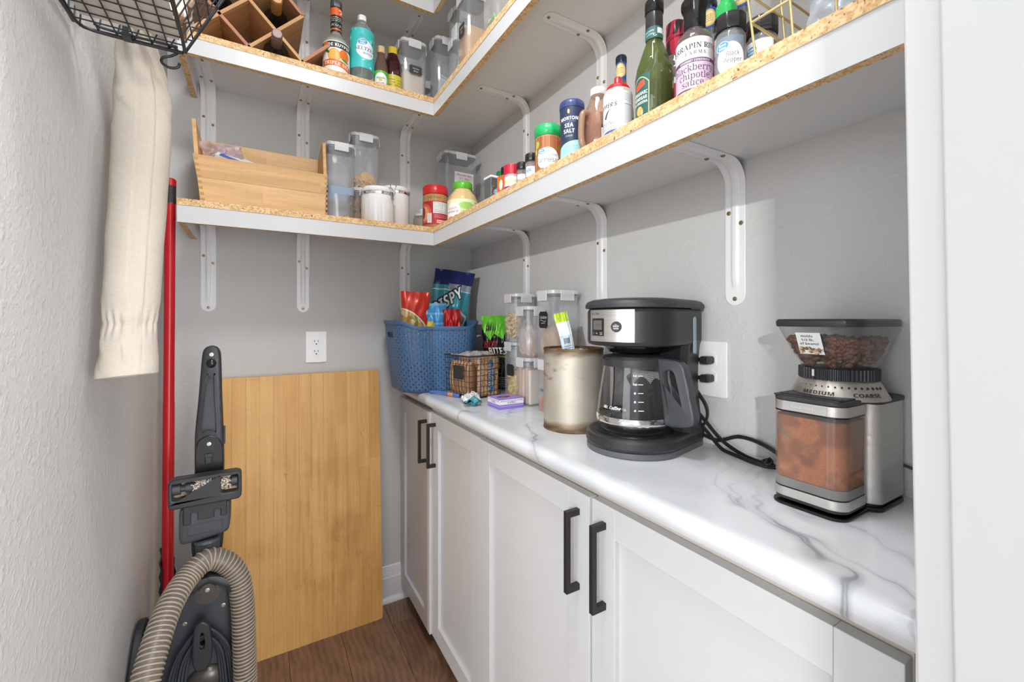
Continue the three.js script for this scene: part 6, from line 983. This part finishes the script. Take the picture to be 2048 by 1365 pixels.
// ---------- upright vacuum ----------
{
  const t = thing('vacuum_cleaner', 'upright black vacuum cleaner with ribbed taupe hose looped over its back', 'vacuum cleaner', [0, 0, 0], 0);
  const blk = std(0x2f3134, 0.42), gry = std(0x44474b, 0.45), dgl = std(0x1b1c1e, 0.25), metal = std(0xc4c4c0, 0.3, { metalness: 1 });
  const sp = (P) => { const s = new THREE.Shape(); P.forEach(([x, y], i) => (i ? s.lineTo(x, y) : s.moveTo(x, y))); return s; };
  const curveShape = (P) => { const s = new THREE.Shape(); const c = new THREE.CatmullRomCurve3(P.map(([x, y]) => V(x, y, 0)), true, 'catmullrom', 0.35).getPoints(P.length * 7); c.forEach((p, i) => (i ? s.lineTo(p.x, p.y) : s.moveTo(p.x, p.y))); return s; };
  const outline = [[-0.1365, 1.105], [-0.129, 1.1265], [-0.1155, 1.1315], [-0.102, 1.126], [-0.0945, 1.104], [-0.092, 1.0], [-0.0885, 0.89], [-0.087, 0.77], [-0.093, 0.56], [-0.158, 0.56], [-0.1535, 0.77], [-0.1525, 0.89], [-0.145, 0.985]];
  const hs = curveShape(outline), rec = curveShape([[-0.1265, 1.06], [-0.1155, 1.052], [-0.1045, 1.06], [-0.1015, 0.99], [-0.0975, 0.905], [-0.103, 0.885], [-0.122, 0.895], [-0.138, 0.885], [-0.143, 0.905], [-0.136, 0.99]]);
  hs.holes.push(new THREE.Path(rec.getPoints()));
  const h = part(t, 'handle', toCreasedNormals(extrude(hs, 0.034, 0.006, 3).translate(0, 0, -1.462), 0.6), blk);
  part(h, 'recess', extrude(rec, 0.018, 0).translate(0, 0, -1.460), gry);
  part(h, 'trigger', [move(new THREE.SphereGeometry(1, 20, 12).scale(0.0118, 0.013, 0.009), -0.1155, 1.084, -1.43), extrude(curveShape([[-0.1235, 1.075], [-0.1075, 1.075], [-0.110, 1.052], [-0.1155, 1.046], [-0.121, 1.052]]), 0.012, 0.002).translate(0, 0, -1.442)], dgl);
  const screwG = join([turned([[0.0001, 0], [0.0052, 0], [0.0052, 0.0012], [0.004, 0.0022], [0.0001, 0.0026]], 18, 0), box(-0.003, 0.003, 0.0022, 0.003, -0.0006, 0.0006), box(-0.0006, 0.0006, 0.0022, 0.003, -0.003, 0.003)]).rotateX(Math.PI / 2);
  const scr = (x, y, z) => { part(t, 'screw', screwG, metal).position.set(x, y, z); };
  scr(-0.1155, 1.108, -1.4285); scr(-0.1205, 0.864, -1.424);
  part(t, 'neck_plate', extrude(curveShape([[-0.151, 0.80], [-0.1515, 0.85], [-0.143, 0.877], [-0.120, 0.888], [-0.098, 0.876], [-0.089, 0.85], [-0.0875, 0.80], [-0.088, 0.70], [-0.152, 0.70]]), 0.01, 0.003).translate(0, 0, -1.4345), dgl);
  part(t, 'release_catch', [box(-0.130, -0.112, 0.815, 0.838, -1.428, -1.419, 0.002), box(-0.128, -0.114, 0.812, 0.829, -1.421, -1.4155, 0.002)], blk);
  part(t, 'side_switch', box(-0.089, -0.0845, 0.855, 0.905, -1.452, -1.44, 0.0015), blk);
  // stowed turbo brush
  const tb = new THREE.Group(); tb.name = 'turbo_brush'; t.add(tb); tb.position.set(-0.1225, 0.757, -1.385); tb.rotation.z = 0.005;
  const fr = rrect(0.158, 0.076, 0.012); const hole = (x0, x1) => fr.holes.push(new THREE.Path(rrect(x1 - x0, 0.05, 0.006).getPoints(5).map((p) => new THREE.Vector2(p.x + (x0 + x1) / 2, p.y + 0.009))));
  hole(-0.070, 0.029); hole(0.034, 0.070);
  part(tb, 'frame', extrude(fr, 0.032, 0.004, 3).translate(0, 0, -0.016), blk);
  part(tb, 'back_panel', box(-0.072, 0.072, -0.014, 0.032, -0.0165, -0.012), std(0xcdb49c, 0.6));
  part(tb, 'roller', [rod([-0.069, 0.009, -0.001], [0.069, 0.009, -0.001], 0.0085, 16), rod([-0.070, 0.009, -0.001], [-0.054, 0.009, -0.001], 0.0148, 18), rod([-0.043, 0.009, -0.001], [-0.024, 0.009, -0.001], 0.0125, 18), rod([0.056, 0.009, -0.001], [0.069, 0.009, -0.001], 0.014, 18)], gry);
  const tuft = [], tuft2 = []; for (let i = 0; i < 700; i++) { const k = rnd(), x = k < 0.75 ? rr(-0.024, 0.03) : rr(0.033, 0.05), a = rr(-0.6, 3.7), l = rr(0.015, 0.0215); (i % 4 ? tuft : tuft2).push(rod([x, 0.009 + 0.007 * Math.cos(a), -0.001 + 0.007 * Math.sin(a)], [x + rr(-0.008, 0.008), 0.009 + Math.min(l, 0.021) * Math.cos(a) * 0.95, -0.001 + Math.min(l, 0.0165) * Math.sin(a)], 0.0014, 4)); }
  part(tb, 'bristles', tuft, std(0xefe2d2, 0.8)).userData.kind = 'stuff'; part(tb, 'lint', tuft2, std(0x6b5546, 0.9)).userData.kind = 'stuff';
  const bk = sp([[-0.048, 0.03], [0.046, 0.03], [0.046, -0.016], [0.032, -0.016], [0.032, 0.004], [0.018, 0.004], [0.018, -0.016], [-0.018, -0.016], [-0.018, 0.004], [-0.032, 0.004], [-0.032, -0.024], [-0.048, -0.024]]);
  part(t, 'tool_bracket', extrude(bk, 0.014, 0.002).translate(-0.123, 0.695, -1.392), blk);
  const blkS = curveShape([[-0.181, 0.70], [-0.174, 0.712], [-0.150, 0.706], [-0.125, 0.703], [-0.095, 0.710], [-0.074, 0.716], [-0.069, 0.704], [-0.071, 0.648], [-0.079, 0.630], [-0.125, 0.622], [-0.172, 0.618], [-0.181, 0.632]]);
  const tk = part(t, 'tool_body', toCreasedNormals(extrude(blkS, 0.04, 0.008, 3).translate(0, 0, -1.425), 0.6), gry);
  const warn = canvasTex(512, 192, (g, w, h) => { g.fillStyle = '#34373a'; g.fillRect(0, 0, w, h); for (let i = 0; i < 6; i++) lines(g, 14, 18 + i * 27, 480, 1, 1, '#57595c', 12); });
  const wl = part(tk, 'moulded_text', new THREE.PlaneGeometry(0.078, 0.029), std(0xffffff, 0.5, { map: warn, bumpMap: warn, bumpScale: 0.0006 })); wl.position.set(-0.125, 0.653, -1.3848);
  part(t, 'tool_swivel', turned([[0.0001, -0.004], [0.026, -0.004], [0.029, 0], [0.026, 0.006], [0.0001, 0.006]], 28).scale(1, 1, 0.8).translate(-0.122, 0.610, -1.40), gry);
  part(t, 'tool_pipe', rod([-0.122, 0.61, -1.405], [-0.122, 0.45, -1.425], 0.027, 24), gry);
  // hose with a wire coil
  const path = new THREE.CatmullRomCurve3([[-0.222, 0.02, -1.03], [-0.222, 0.2, -1.05], [-0.217, 0.36, -1.10], [-0.202, 0.47, -1.18], [-0.182, 0.532, -1.27], [-0.154, 0.559, -1.335], [-0.118, 0.577, -1.362], [-0.082, 0.560, -1.366], [-0.054, 0.517, -1.366], [-0.042, 0.449, -1.364], [-0.037, 0.33, -1.36], [-0.034, 0.2, -1.36], [-0.034, 0.12, -1.37]].map((p) => V(...p)), false, 'centripetal');
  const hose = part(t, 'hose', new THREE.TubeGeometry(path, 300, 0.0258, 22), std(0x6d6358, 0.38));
  const N = 2600, turns = 128, fr2 = path.computeFrenetFrames(N, false), pts = [];
  const hel = new (class extends THREE.Curve { getPoint(q, o = V(0, 0, 0)) { const f = Math.min(N, Math.max(0, q * N)), i = Math.floor(f), p = path.getPointAt(Math.min(1, q)), a = q * turns * Math.PI * 2; return o.copy(p).addScaledVector(fr2.normals[i], 0.0262 * Math.cos(a)).addScaledVector(fr2.binormals[i], 0.0262 * Math.sin(a)); } })();
  hel.arcLengthDivisions = 4000;
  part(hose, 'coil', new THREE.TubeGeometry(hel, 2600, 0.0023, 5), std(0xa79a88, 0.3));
  // cradle under the arch
  const cr = new THREE.Shape(); cr.absarc(0, 0, 0.064, 0.28, Math.PI - 0.28); cr.absarc(0, -0.012, 0.052, Math.PI - 0.35, 0.35, true);
  part(t, 'hose_cradle', toCreasedNormals(extrude(cr, 0.05, 0.004, 2, 20).translate(-0.117, 0.475, -1.395), 0.6), blk);
  part(t, 'cradle_hub', [rod([-0.117, 0.495, -1.42], [-0.117, 0.495, -1.35], 0.027, 28), rod([-0.117, 0.506, -1.355], [-0.117, 0.506, -1.342], 0.017, 24)], std(0x57534d, 0.3, { metalness: 0.4 }));
  for (const a of [0.75, 1.57, 2.4]) part(t, 'cradle_web', rod([-0.117 + 0.02 * Math.cos(a), 0.495 + 0.016 * Math.sin(a), -1.362], [-0.117 + 0.055 * Math.cos(a), 0.487 + 0.048 * Math.sin(a), -1.362], 0.005, 8), blk);
  scr(-0.117, 0.508, -1.342);
  // back of the body
  part(t, 'body', toCreasedNormals(extrude(sp([[-0.166, 0.50], [-0.076, 0.50], [-0.062, 0.40], [-0.052, 0.2], [-0.05, 0.08], [-0.235, 0.08], [-0.232, 0.25], [-0.200, 0.40]]), 0.115, 0.012, 3).translate(0, 0, -1.53), 0.6), gry);
  part(t, 'upper_panel', [box(-0.160, -0.130, 0.455, 0.492, -1.4175, -1.413, 0.001), box(-0.1275, -0.0985, 0.455, 0.492, -1.4175, -1.4125, 0.001), box(-0.096, -0.079, 0.455, 0.492, -1.4175, -1.413, 0.001)], std(0x4d5056, 0.45));
  scr(-0.172, 0.396, -1.415); scr(-0.087, 0.418, -1.415);
  const hk = curveShape([[-0.150, 0.36], [-0.146, 0.408], [-0.130, 0.421], [-0.115, 0.408], [-0.108, 0.36], [-0.109, 0.318], [-0.118, 0.298], [-0.131, 0.293], [-0.144, 0.300], [-0.150, 0.322]]); hk.holes.push(new THREE.Path(curveShape([[-0.139, 0.37], [-0.136, 0.394], [-0.129, 0.399], [-0.122, 0.393], [-0.119, 0.37], [-0.120, 0.352], [-0.129, 0.346], [-0.138, 0.352]]).getPoints()));
  part(t, 'cord_hook', [extrude(hk, 0.016, 0.004, 3).translate(0, 0, -1.372), rod([-0.13, 0.33, -1.42], [-0.13, 0.33, -1.37], 0.012, 14)], blk);
  part(t, 'badge', [move(new THREE.SphereGeometry(1, 24, 14).scale(0.045, 0.034, 0.02), -0.125, 0.235, -1.412)], std(0x57534d, 0.25, { metalness: 0.3 }));
  for (let i = 0; i < 6; i++) {
    const k = i * 0.0068, w = 0.030 + 0.0052 * i, zz = -1.395 + (i % 3) * 0.0058;
    part(t, 'cord', tube([[-0.128 - w * 1.7, 0.10, zz], [-0.128 - w * 1.45, 0.23, zz], [-0.128 - w * 0.95, 0.325 + k * 0.4, zz], [-0.129, 0.357 + k, zz + 0.004], [-0.129 + w * 0.85, 0.325 + k * 0.4, zz], [-0.129 + w * 1.25, 0.23, zz], [-0.129 + w * 1.4, 0.10, zz]], 0.0034, 60, 8), std(0x3d4147, 0.45));
  }
  part(t, 'floor_head', [box(-0.212, -0.03, 0.0, 0.1, -1.64, -1.40, 0.03)], blk);
}
// ---------- hanging bag holder ----------
{
  const t = thing('bag_dispenser', 'long cream cloth bag holder hanging on the left wall', 'bag holder', [0, 0, 0], 0);
  const K = [[1.100, -1.028, 0.0440], [1.147, -1.040, 0.0418], [1.182, -1.046, 0.0388], [1.196, -1.049, 0.0372], [1.206, -1.051, 0.0398], [1.241, -1.060, 0.0428], [1.339, -1.081, 0.0436], [1.442, -1.109, 0.0456], [1.552, -1.137, 0.0472], [1.62, -1.148, 0.0470], [1.662, -1.146, 0.0462], [1.70, -1.128, 0.040], [1.735, -1.105, 0.030], [1.775, -1.085, 0.016], [1.80, -1.078, 0.008]];
  const val = (y, c) => { let i = 0; while (i < K.length - 2 && y > K[i + 1][0]) i++; const q = sm(0, 1, (y - K[i][0]) / (K[i + 1][0] - K[i][0])) * 0.5 + 0.5 * Math.max(0, Math.min(1, (y - K[i][0]) / (K[i + 1][0] - K[i][0]))); return K[i][c] + (K[i + 1][c] - K[i][c]) * q; };
  const NR = 150, NA = 120, mk = (inn) => { const rings = []; for (let j = 0; j <= NR; j++) { const y = 1.1 + 0.7 * j / NR, zc = val(y, 1), R0 = val(y, 2) - inn, R = []; for (let i = 0; i < NA; i++) {
    const a = i / NA * Math.PI * 2, gath = Math.exp(-(((y - 1.196) / 0.02) ** 2)), up = sm(1.62, 1.78, y);
    let n = 0.0016 * (noise(i / NA * 9, y * 14, 90, 3) - 0.5) + gath * 0.0016 * Math.sin(a * 17 + 3 * noise(i / NA * 8, y * 30, 80, 6)) + up * 0.004 * Math.sin(a * 7 + y * 60);
    n += 0.0024 * Math.max(0, noise(i / NA * 5, (y + 0.3 * i / NA) * 34, 100, 8) - 0.55) * (0.4 + 2 * sm(1.28, 1.14, y) + 2 * sm(1.55, 1.66, y));
    n -= 0.0012 * Math.exp(-(((((a - 0.62 + 9.42) % 6.283) - 3.14) / 0.03) ** 2));
    n += 0.0045 * Math.exp(-(((y - 1.668 + 0.02 * Math.sin(a)) / 0.014) ** 2)) * Math.max(0, -Math.cos(a + 0.4));
    const r = R0 + n; R.push([-0.2085 + r * Math.sin(a) * 0.98, y + 0.006 * Math.sin(a + 1) * sm(1.13, 1.1, y), zc + r * Math.cos(a)]); } rings.push(R); } return rings; };
  const weave = dataTex(256, 256, (u, v) => { const w = noise(u * 128, v * 8, 128, 3) * 0.5 + noise(u * 8, v * 128, 128, 4) * 0.5, s = noise(u * 90, v * 90, 90, 9); return mix3(mix3([186, 176, 162], [204, 194, 180], w), [160, 142, 120], sm(0.93, 0.99, s) * 0.5); }, true, [5, 10]);
  const cloth = std(0xffffff, 0.9, { map: weave, bumpMap: weave, bumpScale: 0.0003, side: THREE.DoubleSide });
  part(t, 'cloth_tube', loft(mk(0), true, false), cloth);
  part(t, 'hem', loft([mk(0.0)[1], mk(-0.0012)[0], mk(0.0015)[0], mk(0.003)[6]].map((r) => r), true, false), cloth);
  const seam = []; for (let j = 0; j <= 60; j++) { const y = 1.105 + 0.6 * j / 60, r = val(y, 2) + 0.0004; seam.push(V(-0.2085 + r * Math.sin(0.62) * 0.98, y, val(y, 1) + r * Math.cos(0.62))); }
  part(t, 'seam', tube(seam, 0.0007, 80, 5), std(0xcdbfae, 0.9));
  part(t, 'hanging_loop', tube([[-0.2085, 1.79, -1.078], [-0.2, 1.82, -1.03], [-0.21, 1.83, -1.0], [-0.215, 1.8, -1.06]], 0.003, 30, 6), cloth);
}
// ---------- black wire wall basket ----------
{
  const t = thing('wire_basket', 'black wire basket fixed to the left wall above the hanging cloth bag', 'basket', [0, 0, 0], 0);
  const iron = std(0x35383b, 0.42, { metalness: 0.5 }), Y = 1.699, x0 = -0.262, x1 = -0.120, z0 = -0.990, z1 = -0.72, H = 0.17, fx = 0.072, fz = 0.03;
  const wire = (a, b, r = 0.0012) => part(t, 'wire', rod(a, b, r, 6), iron), frame = (pts, r = 0.0026, closed = false) => part(t, 'frame', tube(pts, r, 60, 8, closed), iron);
  for (let i = 0; i <= 6; i++) { const x = x0 + (x1 - x0) * i / 6; wire([x, Y, z0], [x, Y, z1]); const tx = x + (i / 6) * fx; wire([x, Y, z0], [tx, Y + H, z0 - fz]); wire([x, Y, z1], [tx, Y + H, z1 + fz]); }
  for (let i = 0; i <= 11; i++) { const f = i / 11, z = z0 + (z1 - z0) * f, tz = z + (f * 2 - 1) * fz; wire([x0, Y, z], [x1, Y, z]); wire([x1, Y, z], [x1 + fx, Y + H, tz]); wire([x0, Y, z], [x0, Y + H, tz]); }
  for (let j = 1; j <= 6; j++) { const q = j / 6, X1 = x1 + fx * q, A = z0 - fz * q, B = z1 + fz * q, y = Y + H * q; wire([x0, y, A], [X1, y, A]); wire([X1, y, A], [X1, y, B]); wire([x0, y, B], [X1, y, B]); wire([x0, y, A], [x0, y, B]); }
  const ro = (x, z, r, sx, sz) => [[x + sx * r, Y - 0.002, z], [x + sx * r * 0.3, Y - 0.002, z + sz * r * 0.3], [x, Y - 0.002, z + sz * r]];
  frame([...ro(x0, z0, 0.016, 1, 1).reverse(), ...ro(x1, z0, 0.004, -1, 1), ...ro(x1, z1, 0.016, -1, -1).reverse(), ...ro(x0, z1, 0.016, 1, -1)], 0.0028, true);
  frame([[x0 + 0.02, Y + 0.004, z0 + 0.012], [x0 + 0.03, Y + 0.003, z0 + 0.007], [x1 - 0.01, Y + 0.003, z0 + 0.007]], 0.0022);
  frame([[x1, Y, z0], [x1 + fx * 0.5, Y + H * 0.5, z0 - fz * 0.5], [x1 + fx, Y + H, z0 - fz]], 0.0024); frame([[x1 + 0.004, Y + 0.001, z0 + 0.012], [x1 + fx * 0.5 + 0.002, Y + H * 0.5, z0 - fz * 0.5 + 0.012], [x1 + fx, Y + H, z0 - fz + 0.012]], 0.0016);
  frame([[x0, Y + H, z0 - fz], [x1 + fx, Y + H, z0 - fz], [x1 + fx, Y + H, z1 + fz], [x0, Y + H, z1 + fz]], 0.003, true);
  frame([[x0 - 0.004, Y - 0.001, z0 + 0.014], [x0 - 0.004, Y + 0.002, (z0 + z1) / 2], [x0 - 0.004, Y - 0.001, z1]], 0.0026);
  part(t, 'clip', [box(-0.206, -0.193, Y - 0.006, Y + 0.002, z0 - 0.003, z0 + 0.016, 0.001), box(-0.205, -0.196, Y, Y + 0.014, z0 + 0.013, z0 + 0.015, 0.0005)], iron);
  const hk = top('hook', tube([[-0.142, Y + 0.001, -0.985], [-0.137, Y + 0.006, -0.991], [-0.131, Y + 0.001, -0.995], [-0.140, Y - 0.010, -0.994], [-0.153, Y - 0.019, -0.992], [-0.154, Y - 0.028, -0.991], [-0.143, Y - 0.034, -0.991], [-0.131, Y - 0.030, -0.991], [-0.128, Y - 0.022, -0.991]], 0.0023, 60, 8), iron, 'small black wire hook hanging from the far edge of the black wall basket', 'hook');
  const liner = top('cardboard_sheet', box(x0 + 0.008, x1 - 0.004, Y + 0.004, Y + 0.0075, z0 + 0.03, z1 - 0.02, 0.001), std(0xd9cfc4, 0.8), 'pale cardboard sheet lying in the bottom of the black wall basket', 'cardboard');
  const tx = canvasTex(256, 384, (g, w, h) => { g.fillStyle = '#e9e2d8'; g.fillRect(0, 0, w, h); for (let i = 0; i < 90; i++) oval(g, rnd() * w, rnd() * h, 14 + rnd() * 26, 8 + rnd() * 18, ['#b5814e', '#d9c3a4', '#8a5a34', '#f0e9df'][i % 4], rnd() * 3); g.fillStyle = '#b8404a'; g.fillRect(0, 0, w, 90); });
  const sb = top('snack_bag', pillow(0.10, 0.16, 0.05, 133, 0.012), std(0xffffff, 0.4, { map: tx }), 'cream and brown snack bag with red top inside the black wall basket', 'bag'); sb.position.set(-0.135, Y + 0.008, -0.93); sb.rotation.set(0, 1.2, 0.05);
}
scene.traverse((o) => { if (o.isMesh) { o.castShadow = true; o.receiveShadow = true; } });
renderer.render(scene, camera);
